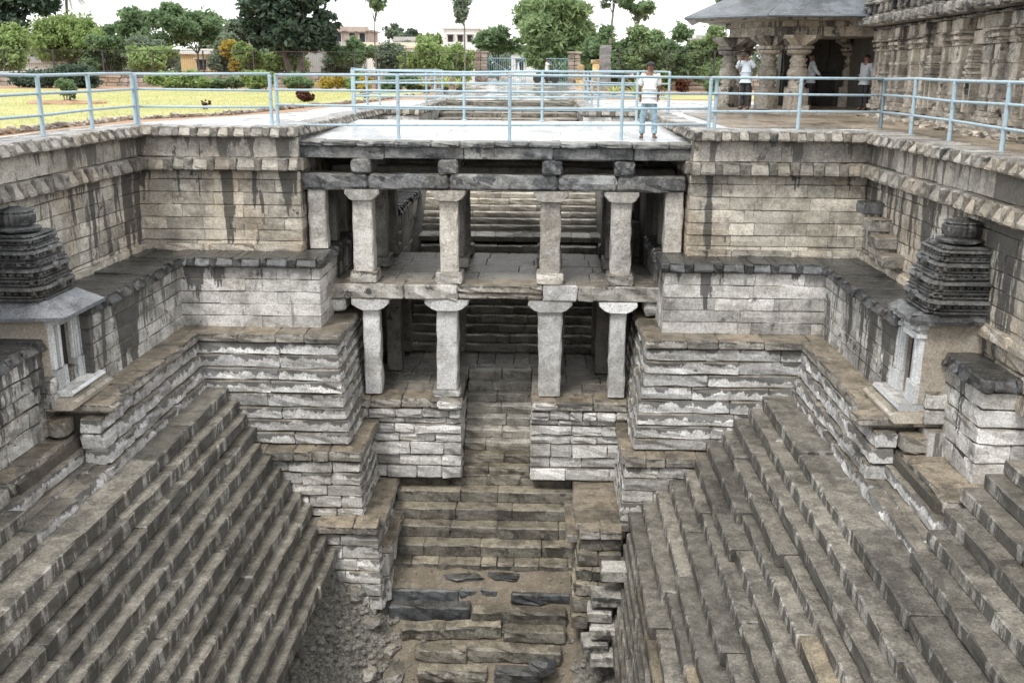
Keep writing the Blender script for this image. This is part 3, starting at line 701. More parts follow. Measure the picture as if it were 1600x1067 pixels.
# deck slabs
ys = [1.02, 2.6, 4.2, 5.8, 7.4]
for j in range(len(ys) - 1):
    x = -5.6
    while x < 3.4:
        l = min(random.uniform(1.0, 1.9), 3.45 - x)
        if 3.45 - x - l < .3: l = 3.45 - x
        stone(G, 'deck_slab', x + l / 2, ys[j], -.62 + .0203 * (ys[j] - 1.02), 0, l - .006, ys[j + 1] - ys[j] - .006, .315, M['deck'], c=.008, jit=.002, seg=1.0, tilt=.0004).rotation_euler.x += .0203
        x += l
mb = MB(); mb.box(-5.5, 3.3, .95, 7.38, -.70, -.625); mb.build('ceiling_slab', M['innerwall'], G, (-gx, -gy, -gz))
# mid floor: front beam pieces on corbels, floor slabs behind
for a, b, z0, z1, mk in ((-4.86, -3.15, -3.83, -3.48, 'midbeam'), (-3.15, -1.92, -3.83, -3.49, 'midbeam'), (-1.92, .0, -3.66, -3.47, 'ledge'), (-1.92, .0, -3.81, -3.665, 'midbeam'), (.0, .78, -3.83, -3.46, 'pillarlow'), (.78, 2.66, -3.83, -3.48, 'midbeam')):
    stone(G, 'floor_beam', (a + b) / 2, .50 if z0 != -3.81 else .56, z0, 0, b - a - .014, .6, z1 - z0, M[mk], c=.03, jit=.014, seg=.3)
for s, x in ((-1, -4.72), (1, 2.52)):
    stone(G, 'corbel', x, .58, -4.15, 0, .42, .6, .32, M['plinth'], c=.05, jit=.014)
ys = [1.11, 2.0, 2.9, 3.8, 4.6]
for j in range(len(ys) - 1):
    x = -4.75
    while x < 2.55:
        l = min(random.uniform(.8, 1.5), 2.6 - x)
        if 2.6 - x - l < .3: l = 2.6 - x
        stone(G, 'floor_slab', x + l / 2, ys[j], -3.74, 0, l - .01, ys[j + 1] - ys[j] - .01, .26 + random.gauss(0, .006), M['innerfloor'], c=.012, jit=.004, seg=.5)
        x += l
mb = MB(); mb.box(-4.9, 2.7, .95, 4.55, -3.83, -3.745); mb.build('floor_soffit', M['innerwall'], G, (-gx, -gy, -gz))
# plinths left and right of the central stair
PC = [-6.60, -6.75, -6.98, -7.20, -7.52, -7.80, -8.10]
for x0, x1 in ((-4.4, -1.86), (-.24, 2.35)):
    for i in range(len(PC) - 1):
        run(G, 'plinth_block', *fp(x0, x1, .36 - (.05 if i % 2 else 0)), PC[i + 1], PC[i], M['plinth'], d=.5, blk=(.45, 1.1), jit=.014, offj=.02)
        (p, a, L) = ((x1, .40), math.pi / 2, 2.6) if x0 < -1 else ((x0, 3.0), -math.pi / 2, 2.6)
        run(G, 'plinth_block', p, a, L, PC[i + 1], PC[i], M['plinth'], d=.4, blk=(.4, .9), jit=.010, off=.0)
    run(G, 'plinth_edge', *fp(x0, x1, .26), -6.60, -6.38, M['plinth'], d=.7, blk=(.3, .7), jit=.018, offj=.03, c=.03)
    run(G, 'plinth_edge', *fp(x0, x1, .30), -6.38, -6.15, M['ledge'], d=.7, blk=(.4, .9), jit=.018, offj=.05, c=.03)
    ysl = [.98, 1.7, 2.4, 3.2]
    for j in range(3):
        run(G, 'floor_slab', *fp(x0, x1, ysl[j]), -6.33, -6.15, M['innerfloor'], d=ysl[j + 1] - ysl[j] - .01, blk=(.5, 1.0), jit=.005, offj=.0)
    mb = MB(); mb.box(x0 + .06, x1 - .06, .46, 3.0, -8.2, -6.35); mb.build('plinth_core', M['core'], G, (-gx, -gy, -gz))
for x in (-2.12, .10):      # broken rests at the pillar feet
    stone(G, 'plinth_block', x, .18, -6.36, 0, .55, .4, .2, M['plinth'], c=.05, jit=.02)

# ------------------------------------------------------------------ central stair
S = thing('central_stair', 'long straight stone stair climbing between the plinths and under the deck to the garden path', 'stair', (AX, .6, -8.15))
def step_row(x0, x1, y, ztop, rise, d, mat, blk=(.5, 1.1), jit=.010):
    pr = [(d, 0), (.03, -.01), (.01, .02), (.0, rise * .6), (.0, rise - .025), (.03, rise), (d * .5, rise - .004), (d, rise)]
    run(S, 'step_stone', (x0, y), 0, x1 - x0, ztop - rise, ztop, mat, d=d, blk=blk, prof=pr, jit=jit, gap=.010, seg=.3)
for k in range(9):                                     # between the plinths
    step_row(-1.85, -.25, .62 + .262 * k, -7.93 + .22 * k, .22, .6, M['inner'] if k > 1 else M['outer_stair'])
run(S, 'landing_slab', (-3.9, 2.98), 0, 5.6, -6.33, -6.15, M['innerfloor'], d=1.46, blk=(.35, .6), jit=.004, offj=0)
y, z, k = 4.42, -5.95, 0
while z < -3.55:
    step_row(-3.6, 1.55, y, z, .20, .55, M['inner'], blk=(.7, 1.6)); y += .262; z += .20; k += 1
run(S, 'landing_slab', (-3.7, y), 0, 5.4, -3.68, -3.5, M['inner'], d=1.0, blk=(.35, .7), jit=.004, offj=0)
y += .96; z = -3.33
while z < -1.25:
    step_row(-3.7, 1.6, y, z, .17, .5, M['upper_stair'], blk=(.7, 1.8)); y += .222; z += .17
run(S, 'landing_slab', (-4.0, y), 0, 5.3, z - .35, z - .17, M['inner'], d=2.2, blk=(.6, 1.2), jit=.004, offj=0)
z_l = z - .17; y += 2.1; n = 7
for k in range(n):
    step_row(-4.2, 1.25, y + k * 1.28, z_l + (k + 1) * (-.06 - z_l) / n, (-.06 - z_l) / n, 1.6, M['outer_stair'], blk=(.8, 1.8))
mb = MB(); mb.prism_y([(-5.4, -8.3), (3.4, -8.3), (3.4, -6.4), (-5.4, -6.4)], 3.0, 22)
mb.add([(-5.6, 4.6, -6.3), (3.4, 4.6, -6.3), (3.4, 11.5, -1.3), (-5.6, 11.5, -1.3), (-5.6, 22, -.4), (3.4, 22, -.4)], [(0, 1, 2, 3), (3, 2, 5, 4)])
mb.build('stair_core', M['core'], S, tuple(-c for c in S.location))
# wide steps in front of the plinths, then the broken black ones in the pit
for k in range(6):
    step_row(-3.35 - .03 * k, .75 + .06 * k, .62 - .36 * k, -8.12 - .285 * k, .285, .8, M['foot_stair'], blk=(.8, 1.6) if k < 5 else (.35, .7), jit=.009)
# flank walls of the stairwell
for s in (-1, 1):
    t = thing('stairwell_wall', f'dark side wall along the {SIDE_L[s > 0]} of the stair inside the gallery, with a notched ledge', 'wall', (sx(s, 2.9), 5, -6.2))
    xw = lr(s, -3.95, 1.85); half = abs(xw - AX)
    zz = [-.62, -1.1, -1.6, -2.1, -2.6, -3.1, -3.7, -4.3, -4.9, -5.5, -6.2]
    for i in range(len(zz) - 1):
        p, a, L = sp(s, half + (.0 if i > 3 else .55), 4.4 if i > 3 else 5.0, 12.3)
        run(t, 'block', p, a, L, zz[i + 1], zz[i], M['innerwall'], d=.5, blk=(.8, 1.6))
    p, a, L = sp(s, half - .05, 5.2, 11.5)
    coping(t, p, a, L, -2.40, .2, .05, M['black'], pitch=(.2, .3), gap=(.1, .15), d=1.0)
    p, a, L = sp(s, half + .62, 3.2, 12.3); core(t, p, a, L, -8.2, -.64, 1.8, .05); p, a, L = sp(s, half + 1.35, .9, 4.0); core(t, p, a, L, -8.2, -.64, 1.0, .05, M['innerwall'])
    p, a, L = sp(s, half + .1, 4.4, 12.4); core(t, p, a, L, -6.3, -2.6, .8, .02); p, a, L = sp(s, half + .65, 4.4, 12.4); core(t, p, a, L, -2.6, -.7, .5, .02)
    # well beyond the deck
    xw2 = lr(s, -4.2, 1.25); p, a, L = sp(s, abs(xw2 - AX), 12.3, 22)
    run(t, 'block', p, a, L, -.62, -.25, M['innerwall'], d=.4, blk=(.8, 1.5)); core(t, p, a, L, -1.6, -.3, .6)
    coping(t, p, a, L, 0.0, .25, .06, M['coping'], d=.5)
    xa, xb = lr(s, (-5.7, -4.2), (1.25, 3.55))
    run(t, 'block', (xa, 12.25), 0, xb - xa, -.7, -.25, M['plinth'], d=.4, blk=(.6, 1.1)); core(t, (xa, 12.25), 0, xb - xa, -2.8, -.3, .6)
    coping(t, (xa, 12.25), 0, xb - xa, 0.0, .25, .06, M['coping'], d=.5)

# ------------------------------------------------------------------ pit floor, rubble and rocks
def fbm(x, y, s=1.0, o=4):
    v = 0; a = 1.0
    for k in range(o):
        v += a * math.sin(x * s * 1.7 + 1.3 * math.sin(y * s * 1.9 + k) + k * 2.1) * math.cos(y * s * 1.5 + 1.7 * math.sin(x * s * 1.2 - k) + k)
        s *= 2.13; a *= .52
    return v
def pit_z(x, y):
    z = -9.66 - max(0, min(.5, -1.2 - y)) * .40 - (0 if y > -1.7 else min(1, (-1.7 - y) / .1) * .40 + max(0, -1.75 - y) * .56)
    l = max(0, -3.15 - x); r = max(0, x - .75)
    if y < -1.6:
        z += min(1.6, l * 1.15) * min(1, (-1.6 - y) / .7) + min(.9, r * .75) * min(1, (-1.9 - y) / .6)
    amp = .03 + .10 * min(1, l * 1.4) + .06 * min(1, r * 1.5) + (.035 if y < -3 else 0)
    return z + amp * fbm(x, y, 2.6, 5)
nx_, ny_ = 130, 130
mb = MB(); X0, X1, Y0, Y1 = -6.4, 3.6, -14, .2
for j in range(ny_ + 1):
    for i in range(nx_ + 1):
        x = X0 + (X1 - X0) * i / nx_; y = Y1 - (Y1 - Y0) * (j / ny_) ** 1.5
        mb.v.append((x, y, pit_z(x, y)))
for j in range(ny_):
    for i in range(nx_):
        a = j * (nx_ + 1) + i; mb.f.append((a, a + nx_ + 1, a + nx_ + 2, a + 1))
structure(mb.build('pit_floor', M['mud'], smooth=True))
structure_under = MB(); structure_under.box(-12, 10, -21, 14, -12.6, -12.5); structure(structure_under.build('bedrock', M['core']))
mbw = MB(); mbw.box(-9.5, 7.5, -20.8, -20.4, -12.4, -.06); tag(mbw.build('near_wall', M['tier']), 'plain stone wall closing the tank on the near side below the viewer', 'wall')

def rock_mesh(r, sq=(1, 1, .7), seed=0, n=1):
    bm_v = []; rr = random.Random(seed)
    # rounded, faceted boulder from a cut icosphere-like lattice
    vs, fs = [], []
    N, Kk = 9, 6
    for k in range(Kk + 1):
        ph = math.pi * k / Kk
        for i in range(N):
            th = 2 * math.pi * (i + .5 * (k % 2)) / N
            d = 1 + rr.gauss(0, .13)
            v = Vector((math.sin(ph) * math.cos(th), math.sin(ph) * math.sin(th), math.cos(ph)))
            mx = max(abs(v.x), abs(v.y), abs(v.z)); v = v * (d * (.55 + .45 / mx * .8))
            vs.append((v.x * r * sq[0], v.y * r * sq[1], v.z * r * sq[2]))
    for k in range(Kk):
        for i in range(N):
            a = k * N + i; b = k * N + (i + 1) % N
            fs.append((a, a + N, b + N, b))
    mb = MB(); mb.add(vs, fs); return mb
def rock(name, label, x, y, z, r, sq, mat, seed, rz=0):
    o = rock_mesh(r, sq, seed).build(name, mat, None, (x, y, z), (random.gauss(0, .2 if name == 'rock' else .03), random.gauss(0, .2 if name == 'rock' else .03), rz)); return tag(o, label, 'rock')
# long black slabs crossing the pit: broken steps
PS = thing('pit_steps', 'broken rows of wet black and brown slabs crossing the muddy pit', 'steps', (AX - .3, -2.5, -10.4))
for (x0, x1, y, zt, h, mk) in ((-3.3, -1.75, -1.78, -9.88, .26, 'pitblack'), (-1.75, -.55, -1.72, -9.86, .24, 'pitblack'), (-.6, .72, -1.80, -9.90, .22, 'pitblack'),
                               (-3.28, -1.5, -2.08, -10.12, .30, 'pitblack'), (-1.45, .62, -2.2, -10.14, .26, 'foot_stair'),
                               (-2.95, -1.95, -2.52, -10.38, .24, 'outer_stair'), (-2.0, -.75, -2.48, -10.34, .26, 'foot_stair'), (-.75, .6, -2.54, -10.38, .25, 'outer_stair'),
                               (-2.6, -1.5, -2.98, -10.62, .26, 'outer_stair'), (-1.5, .5, -2.94, -10.60, .28, 'outer_stair'),
                               (-2.5, -1.05, -3.4, -10.84, .22, 'outer_stair'), (-.9, .1, -3.36, -10.86, .24, 'pitblack')):
    stone(PS, 'step_stone', (x0 + x1) / 2, y, zt - h - .04, random.gauss(0, .03), x1 - x0, .30, h + .04, M[mk], c=.035, jit=.016, seg=.22, tilt=.015)
rock('flat_stone', 'left of the two flat black wet stones in the mud of the pit', -1.72, -1.42, -9.73, .40, (1.35, .42, .16), M['pitblack'], 3)
rock('flat_stone', 'right and more tapered of the two flat black wet stones in the mud', -.82, -1.36, -9.71, .32, (1.3, .5, .18), M['pitblack'], 5, -.25)
rock('rock', 'large black wet boulder at the bottom of the pit, near the right', .12, -3.32, -10.72, .26, (1.1, .9, .8), M['pitblack'], 8)
rock('rock', 'black wet boulder lying lower in the pit gravel at the bottom edge', -.78, -3.75, -11.0, .20, (1.1, .8, .8), M['pitblack'], 9)
rock('rock', 'small bluish wet stone in the gravel at the bottom of the pit', -.42, -3.7, -10.96, .10, (1.3, .8, .6), M['chhajja'], 10)
def scatter_rocks(name, label, n, region, rr, mat, seed):
    rd = random.Random(seed); mb = MB()
    for i in range(n):
        x, y = region(rd); r = rr[0] + (rr[1] - rr[0]) * rd.random() ** 2.5
        q = rock_mesh(r, (1, .6 + .6 * rd.random(), .45 + .4 * rd.random()), rd.random())
        a = rd.random() * 6.28; ca, sa = math.cos(a), math.sin(a); z = pit_z(x, y) + r * .18
        mb.add([(x + ca * v[0] - sa * v[1], y + sa * v[0] + ca * v[1], z + v[2]) for v in q.v], q.f)
    o = mb.build(name, mat); return tag(o, label, 'rubble', kind='stuff')
scatter_rocks('rubble', 'loose grey rubble heaped at the left of the pit below the steps', 1700, lambda r: (-5.2 + r.random() * 2.25, -1.85 - r.random() * 3.6), (.012, .085), M['rubbleground'], 1)
scatter_rocks('rubble', 'loose brown rubble at the right of the pit below the jutting stones', 200, lambda r: (.75 + r.random() * .9, -2.4 - r.random() * 3), (.03, .13), M['rubbleground'], 2)
scatter_rocks('gravel', 'pebbles and stone chips scattered over the mud of the pit', 700, lambda r: (-3.4 + r.random() * 4.3, -.75 - r.random() ** .6 * 5), (.012, .06), M['rock'], 4)
for i, (x, y, r, sq) in enumerate(((-3.55, -2.55, .24, (1.2, .8, .6)), (-3.15, -2.75, .18, (1, .9, .6)), (-3.0, -3.15, .30, (1.5, .7, .5)), (-3.95, -2.3, .26, (.9, .8, .8)), (-2.75, -3.5, .22, (1.3, .8, .5)), (-3.5, -3.5, .2, (1, 1, .6)))):
    rock('rock', ['pale broken block fallen below the lowest left wall tier', 'smaller pale stone lying between fallen blocks left of the black slabs', 'long pale fallen slab left of the brown pit steps', 'dark squared stone under the corner of the lowest left wall tier',
                  'flat stone at the left end of the lowest pit steps', 'rounded stone on the rubble at the bottom left of the pit'][i], x, y, pit_z(x, y) + r * .25, r, sq, M['rock'], 20 + i, i * .7)

# ------------------------------------------------------------------ the two wall shrines
def redent(w, d, q=.12):
    """stepped (re-entrant) plan, CCW, centred in x, y from -d/2 to d/2"""
    a, b = w / 2, d / 2; u, v = a * (1 - 2 * q), b * (1 - 2 * q); u2, v2 = a * (1 - 4 * q), b * (1 - 4 * q); i, j = a * (1 - q), b * (1 - q)
    return [(-u2, -b), (u2, -b), (u2, -j), (u, -j), (u, -v), (i, -v), (i, -v2), (a, -v2), (a, v2), (i, v2), (i, v), (u, v), (u, j), (u2, j), (u2, b), (-u2, b), (-u2, j), (-u, j), (-u, v), (-i, v), (-i, v2), (-a, v2), (-a, -v2), (-i, -v2), (-i, -v), (-u, -v), (-u, -j), (-u2, -j)]
def jitter(mb, s): mb.v = [(x + random.gauss(0, s), y + random.gauss(0, s), z + random.gauss(0, s)) for x, y, z in mb.v]; return mb
def shrine(s):
    w = SIDE_L[s > 0]
    # local frame: +x towards the tank, y along the wall; mirrored by turning
    t = thing('wall_shrine', f'small {"whitewashed" if s > 0 else "pale blue grey"} door shrine with dark tiered tower on the {w}', 'shrine', (sx(s, 7.05), -5.45, -3.95), math.pi if s > 0 else 0)
    zt = 1.36                                             # top of the door body above the sill
    # door body: two side walls, near-black fill painting the doorway's shade
    for y0, y1 in ((-.56, -.20), (.20, .56)):
        mb = MB(); mb.box(-.95, -.02, y0, y1, 0, zt); jitter(mb, .004).build('side_wall', M['plaster'], t)
    mb = MB(); mb.box(-.96, -.11, -.21, .21, 0, zt); mb.build('doorway_shade', M['dark'], t)
    mb = MB(); mb.box(-.80, -.03, -.20, .20, 1.02, zt); mb.build('lintel', M['white'], t)
    # carved jambs : stepped bands
    for q in (-1, 1):
        for k, (ya, yb, xo) in enumerate(((.19, .23, .015), (.24, .29, .035), (.30, .36, .05), (.375, .44, .065), (.455, .55, .045))):
            y0, y1 = sorted((q * ya, q * yb)); mb = MB(); mb.box(-.05, xo, y0, y1, .34, 1.10, .008); jitter(mb, .002).build('jamb_band', M['white'], t)
        y0, y1 = sorted((q * .19, q * .34)); mb = MB(); mb.box(-.05, .075, y0, y1, 0, .335, .01); jitter(mb, .003).build('jamb_base', M['white'], t)
        y0, y1 = sorted((q * .35, q * .56)); mb = MB(); mb.box(-.05, .085, y0, y1, 0, .325, .01); jitter(mb, .003).build('jamb_base', M['white'], t)
        for k, (ya, yb, xo, z0, z1) in enumerate(((.28, .58, .10, 1.10, 1.17), (.30, .56, .07, 1.175, 1.24), (.26, .60, .12, 1.245, 1.33))):
            y0, y1 = sorted((q * ya, q * yb)); mb = MB(); mb.box(-.05, xo, y0, y1, z0, z1, .012); jitter(mb, .003).build('capital', M['white'], t)
    for k, (h0, h1, y, xo) in enumerate(((1.02, 1.09, .24, .05), (1.095, 1.16, .25, .03), (1.165, 1.25, .24, .055), (1.255, 1.34, .25, .03))):
        mb = MB(); mb.box(-.05, xo, -y, y, h0, h1, .01); mb.build('lintel_band', M['white'], t)
    # sill and the curved threshold stone
    mb = MB(); mb.prism_y([(-.3, -.10), (.30, -.10), (.33, -.05), (.30, 0), (-.3, 0)], -.62, .62); jitter(mb, .004).build('sill', M['white'], t)
    mb = MB(); mb.prism_y([(-.3, -.30), (.34, -.30), (.42, -.24), (.44, -.17), (.40, -.125), (.30, -.105), (-.3, -.105)], -.72, .66); jitter(mb, .006).build('threshold', M['plaster'], t)
    mb = MB(); mb.box(-.95, .02, -.66, .62, -.36, -.08); mb.build('base', M['plaster'], t); mb = MB(); mb.box(-.95, -.14, -.88, .88, -.95, -.37); mb.build('footing', M['tierside'], t)
    # sloping eave
    ea = [(-.9, zt + .12), (.04, zt + .12), (.40, zt - .10), (.40, zt - .16), (.34, zt - .17), (-.02, zt + .0), (-.9, zt + .0)]
    if s < 0:
        mb = MB(); mb.loft([[(-.9, y * .72, zt + .14), (.02, y * .72, zt + .14), (.40, y, zt - .08), (.40, y, zt - .14), (0, y * .75, zt + .01), (-.9, y * .75, zt + .01)] for y in (.74, -.74)])
        mb2 = MB(); mb2.loft([[(-.9, -.56, zt + .139), (.02, -.53, zt + .139), (.395, -.735, zt - .085), (-.9, -.92, zt - .085)], [(-.9, -.56, zt + .10), (.02, -.53, zt + .10), (.395, -.73, zt - .14), (-.9, -.92, zt - .14)]])
        mb.build('eave', M['chhajja'], t); mb2.build('eave_return', M['chhajja'], t)
    else:
        mb = MB(); n = 14
        rings = []
        for k in range(n + 1):
            y = -.62 + 1.24 * k / n; j = random.gauss(0, .014)
            rings.append([(-.9, y, zt + .13), (.04, y * .95, zt + .11 + j), (.20 + j * 2, y, zt + .02), (.21 + j * 2, y, zt - .04), (0, y, zt + .0), (-.9, y, zt + .0)])
        mb.loft([r[::-1] for r in rings]); mb.build('eave', M['tower'], t)
        mb = MB(); rings = []
        for k in range(9):
            x = -.85 + 1.1 * k / 8; j = random.gauss(0, .02)
            rings.append([(x, .58, zt + .12), (x, .72 + j - max(0, x) * .4, zt + .05), (x, .72 + j - max(0, x) * .4, zt - .01), (x, .55, zt - .02)])
        mb.loft(rings); mb.build('eave_return', M['tower'], t)
    # tiered tower
    z = zt + .13; cx = -.60; W, Dp = 1.10, 1.30
    tiers = [(1.10, 1.02, .32), (1.02, .97, .30), (.90, .87, .28), (.80, .78, .18)]
    for k, (fw, fd, h) in enumerate(tiers):
        w_, d_ = W * fw, Dp * fd; RQ = .065
        prof = [(0, .90), (.06, .90), (.07, 1.0), (.17, 1.0), (.18, .90), (.24, .90), (.25, .98), (.33, .98), (.34, .86), (.52, .86), (.53, .99), (.60, 1.05), (.74, 1.0), (.75, .88), (.84, .88), (.85, .94), (.92, .94), (.93, .82), (1.0, .82)]
        mb = MB(); mb.loft([[(cx + x * q, y * q, z + f * h) for x, y in redent(w_, d_, RQ)] for f, q in prof]); p = jitter(mb, .004).build('tower_tier', M['tower'], t)
        # carved niches and antefixes round the tier
        cv = MB()
        for side_, L, off in ((0, d_, w_ / 2), (1, w_, d_ / 2), (2, w_, d_ / 2)):
            nn = max(5, int(L / .115))
            for i in range(nn):
                u = -L / 2 + L * (i + .5) / nn; o = off * (.87 if abs(u) < L * .37 else (.81 if abs(u) < L * .435 else .75))
                sz = L / nn * .34
                for (za, zb, g) in ((.36, .60, .05), (.90, 1.0, .012)):
                    if side_ == 0: cv.box(cx + o - .02, cx + o + g, u - sz, u + sz, z + za * h, z + zb * h, .006)
                    elif side_ == 1: cv.box(cx + u - sz, cx + u + sz, -o - g, -o + .02, z + za * h, z + zb * h, .006)
                    else: cv.box(cx + u - sz, cx + u + sz, o - .02, o + g, z + za * h, z + zb * h, .006)
        jitter(cv, .004).build('carving', M['tower'], p)['kind'] = 'stuff'
        # central horseshoe gable on the tank side
        if k < 3:
            gb = MB(); r = .085 * (1 - .12 * k)
            gb.loft([[(xx, r * rr * math.cos(a), z + h * .62 + r * rr * math.sin(a)) for a in [math.pi * 2 * i / 12 for i in range(12)]] for xx, rr in ((cx + w_ / 2 + .075, .55), (cx + w_ / 2 + .07, 1.0), (cx + w_ / 2 - .02, 1.05))])
            gb.build('gable', M['tower'], p)
        z += h * .96
    mb = MB(); mb.lathe([(.20, z - .02), (.20, z + .03), (.36, z + .05), (.37, z + .09), (.24, z + .11), (.24, z + .14)], 20, cx); jitter(mb, .004).build('tower_neck', M['tower'], t); z += .13
    mb = MB(); mb.lathe([(.20, z), (.27, z + .02), (.285, z + .10), (.285, z + .17), (.25, z + .20), (.25, z + .215), (.27, z + .22), (.26, z + .24), (.16, z + .265), (.10, z + .29), (.03, z + .30)], 40, cx, 0, .045); jitter(mb, .003).build('dome', M['tower'] if s < 0 else M['black'], t)
shrine(-1); shrine(1)

# ------------------------------------------------------------------ railings
def railing(label, pts, zs, top, rails, extra=(), foot=None, cols_=None):
    """posts at pts (x, y), foot height zs; rails at the given heights above the foot"""
    x0, y0 = pts[0]; t = thing('railing', label, 'railing', (x0, y0, zs), 0, 'pale blue pipe railings')
    for (x, y) in pts:
        mb = MB(); mb.tube([(x - x0, y - y0, -.03), (x - x0, y - y0, top - .06)], .041, 10); mb.tube([(x - x0, y - y0, top - .065), (x - x0, y - y0, top - .005)], [.047, .040], 10)
        p = mb.build('post', M['railpaint'], t, smooth=False)
        if foot: mb = MB(); mb.lathe([(.09, -.005), (.09, .012), (.05, .03), (.032, .05)], 12, x - x0, y - y0); mb.build('foot_plate', M['railpaint'], p)
    for h, r in rails:
        mb = MB(); P = [(x - x0 + random.gauss(0, .008), y - y0 + random.gauss(0, .008), h + random.gauss(0, .010)) for x, y in pts]
        d0 = Vector(P[0]) - Vector(P[1]); d0.normalize()
        if extra: P = [tuple(Vector(P[0]) + d0 * extra[0])] + P + [tuple(Vector(P[-1]) - (Vector(P[-2]) - Vector(P[-1])).normalized() * extra[1])]
        mb.tube(P, r * 1.25, 8); mb.build('rail', M['railpaint'], t, smooth=True)
    return t
R3 = [(1.075, .024), (.73, .021), (.36, .021)]
railing('pale blue three bar railing along the left side of the tank, nearest the lawn', [(-9.3, 1.35), (-9.22, -1.05), (-9.17, -3.2), (-9.15, -5.6), (-9.15, -8.2), (-9.15, -11)], 0, 1.08, R3, (.0, .5))
railing('pale blue three bar railing above the front wall left of the deck', [(-6.22, 1.5), (-9.26, 1.42)], 0, 1.08, R3)
railing('four bar pale blue railing across the front edge of the wet deck, before the man', [(-3.30, 1.28), (-.80, 1.25), (1.70, 1.32)], -.3, 1.42, [(1.40, .024), (1.05, .021), (.69, .021), (.32, .021)], (2.75, 1.92))
railing('pale blue railing corner post pair beside the man, above the right front wall', [(3.64, 1.35), (5.68, 1.62), (7.55, 1.72)], 0, 1.08, R3)
railing('pale blue three bar railing in front of the temple wall on the right', [(7.55, 1.72), (7.54, -.25), (7.45, -2.5), (7.36, -4.9), (7.30, -7.3), (7.3, -10)], 0, 1.08, R3, (.0, .5))
for x in (-6.06, 3.78):      # doubled end posts
    mb = MB(); mb.tube([(0, 0, -.03), (0, 0, 1.07)], .041, 10)
    tag(mb.build('post', M['railpaint'], None, (x, 1.42, 0)), 'lone blue pipe post beside the left end of the deck railing' if x < 0 else 'lone blue pipe post beside the right end of the deck railing', 'post')
railing('pale blue railing along the back edge of the wet deck, over the stair opening', [(-5.4, 7.25), (-2.3, 7.26), (-.1, 7.26), (2.55, 7.25)], -.175, 1.36, [(1.34, .024), (1.0, .021), (.66, .021), (.32, .021)], foot=True)
railing('pale blue railing behind the deck running back along the left of the stairwell', [(-5.95, 9.9), (-5.85, 11.9), (-5.75, 13.8), (-4.6, 17.9), (-4.55, 20.5), (-4.5, 23)], 0, 1.2, [(1.19, .023), (.82, .02), (.42, .02)])
railing('pale blue railing behind the deck running back along the right of the stairwell', [(3.75, 9.9), (3.6, 12.4), (1.75, 12.8), (1.65, 15.3), (1.6, 18), (1.6, 22)], 0, 1.2, [(1.19, .023), (.82, .02), (.42, .02)])

# ------------------------------------------------------------------ temple on the right : porch and carved wall
P = thing('temple_porch', 'open stone temple porch of turned pillars under a wide sloping grey eave', 'porch', (7.4, 9.6, 0))
ox, oy, oz = P.location
def porch_pillar(x, y, sc=1.0, h=2.06):
    mb = MB(); mb.box(-.27, .27, -.27, .27, .0, .62, .03); p = mb.build('pillar', M['temple'], P, (x - ox, y - oy, .12), (0, 0, R(38)))
    pr = [(.25, .62), (.25, .66), (.20, .68), (.24, .74), (.24, .80), (.20, .83), (.23, .86), (.285, .97), (.30, 1.06), (.27, 1.16), (.20, 1.23), (.24, 1.25), (.24, 1.31), (.19, 1.34), (.22, 1.40), (.25, 1.45), (.21, 1.49), (.18, 1.54), (.19, 1.58)]
    m2 = MB(); m2.lathe([(r * 1.05, z) for r, z in pr], 28); jitter(m2, .003).build('shaft', M['temple'], p, smooth=True)
    m3 = MB(); m3.lathe([(.20, 1.58), (.34, 1.63), (.37, 1.68), (.36, 1.72), (.22, 1.75)], 28); m3.box(-.30, .30, -.30, .30, 1.75, 1.84, .02); m3.build('capital', M['temple'], p)
    for a in range(4):
        mb4 = MB(); mb4.prism_y([(.0, 1.84), (.27, 1.845), (.40, 1.94), (.60, 2.05), (.62, 2.13), (0, 2.13)], -.15, .15); mb4.build('bracket', M['temple'], p, rot=(0, 0, a * math.pi / 2 + R(7)))
for (x, y) in ((7.48, 9.45), (6.72, 10.0), (5.85, 11.7), (6.55, 13.2), (8.3, 13.0), (10.0, 12.6)): porch_pillar(x, y)
poly_f = [(5.45, 11.6), (7.3, 8.95), (9.9, 8.95), (9.9, 14), (6.2, 14)]
mb = MB(); mb.prism([(x - ox, y - oy) for x, y in poly_f], -.06, .12); mb.build('porch_floor', M['terrace'], P)
mb = MB(); mb.prism([(x - ox, y - oy) for x, y in [(7.15, 9.1), (7.75, 8.9), (7.9, 9.3), (7.3, 9.6)]], .118, .26); mb.build('step_block', M['temple'], P)
for (xa, ya, xb, yb) in ((7.95, 13.4, 10.6, 13.4), (7.95, 14.4, 7.95, 13.4), (10.6, 13.4, 10.6, 9.6)):
    run(P, 'wall_block', (xa, ya), math.atan2(yb - ya, xb - xa), math.hypot(xb - xa, yb - ya), .12, 1.2, M['core'], d=.3, blk=(.5, .9)); run(P, 'wall_block', (xa, ya), math.atan2(yb - ya, xb - xa), math.hypot(xb - xa, yb - ya), 1.2, 2.26, M['core'], d=.3, blk=(.5, .9))  # near-black colour on these blocks paints the shade inside the porch
mb = MB(); mb.box(7.9 - ox, 10.9 - ox, 13.55 - oy, 13.9 - oy, 0, 2.3); mb.box(10.75 - ox, 10.95 - ox, 9.6 - oy, 13.5 - oy, 0, 2.3); mb.build('wall_core', M['core'], P)
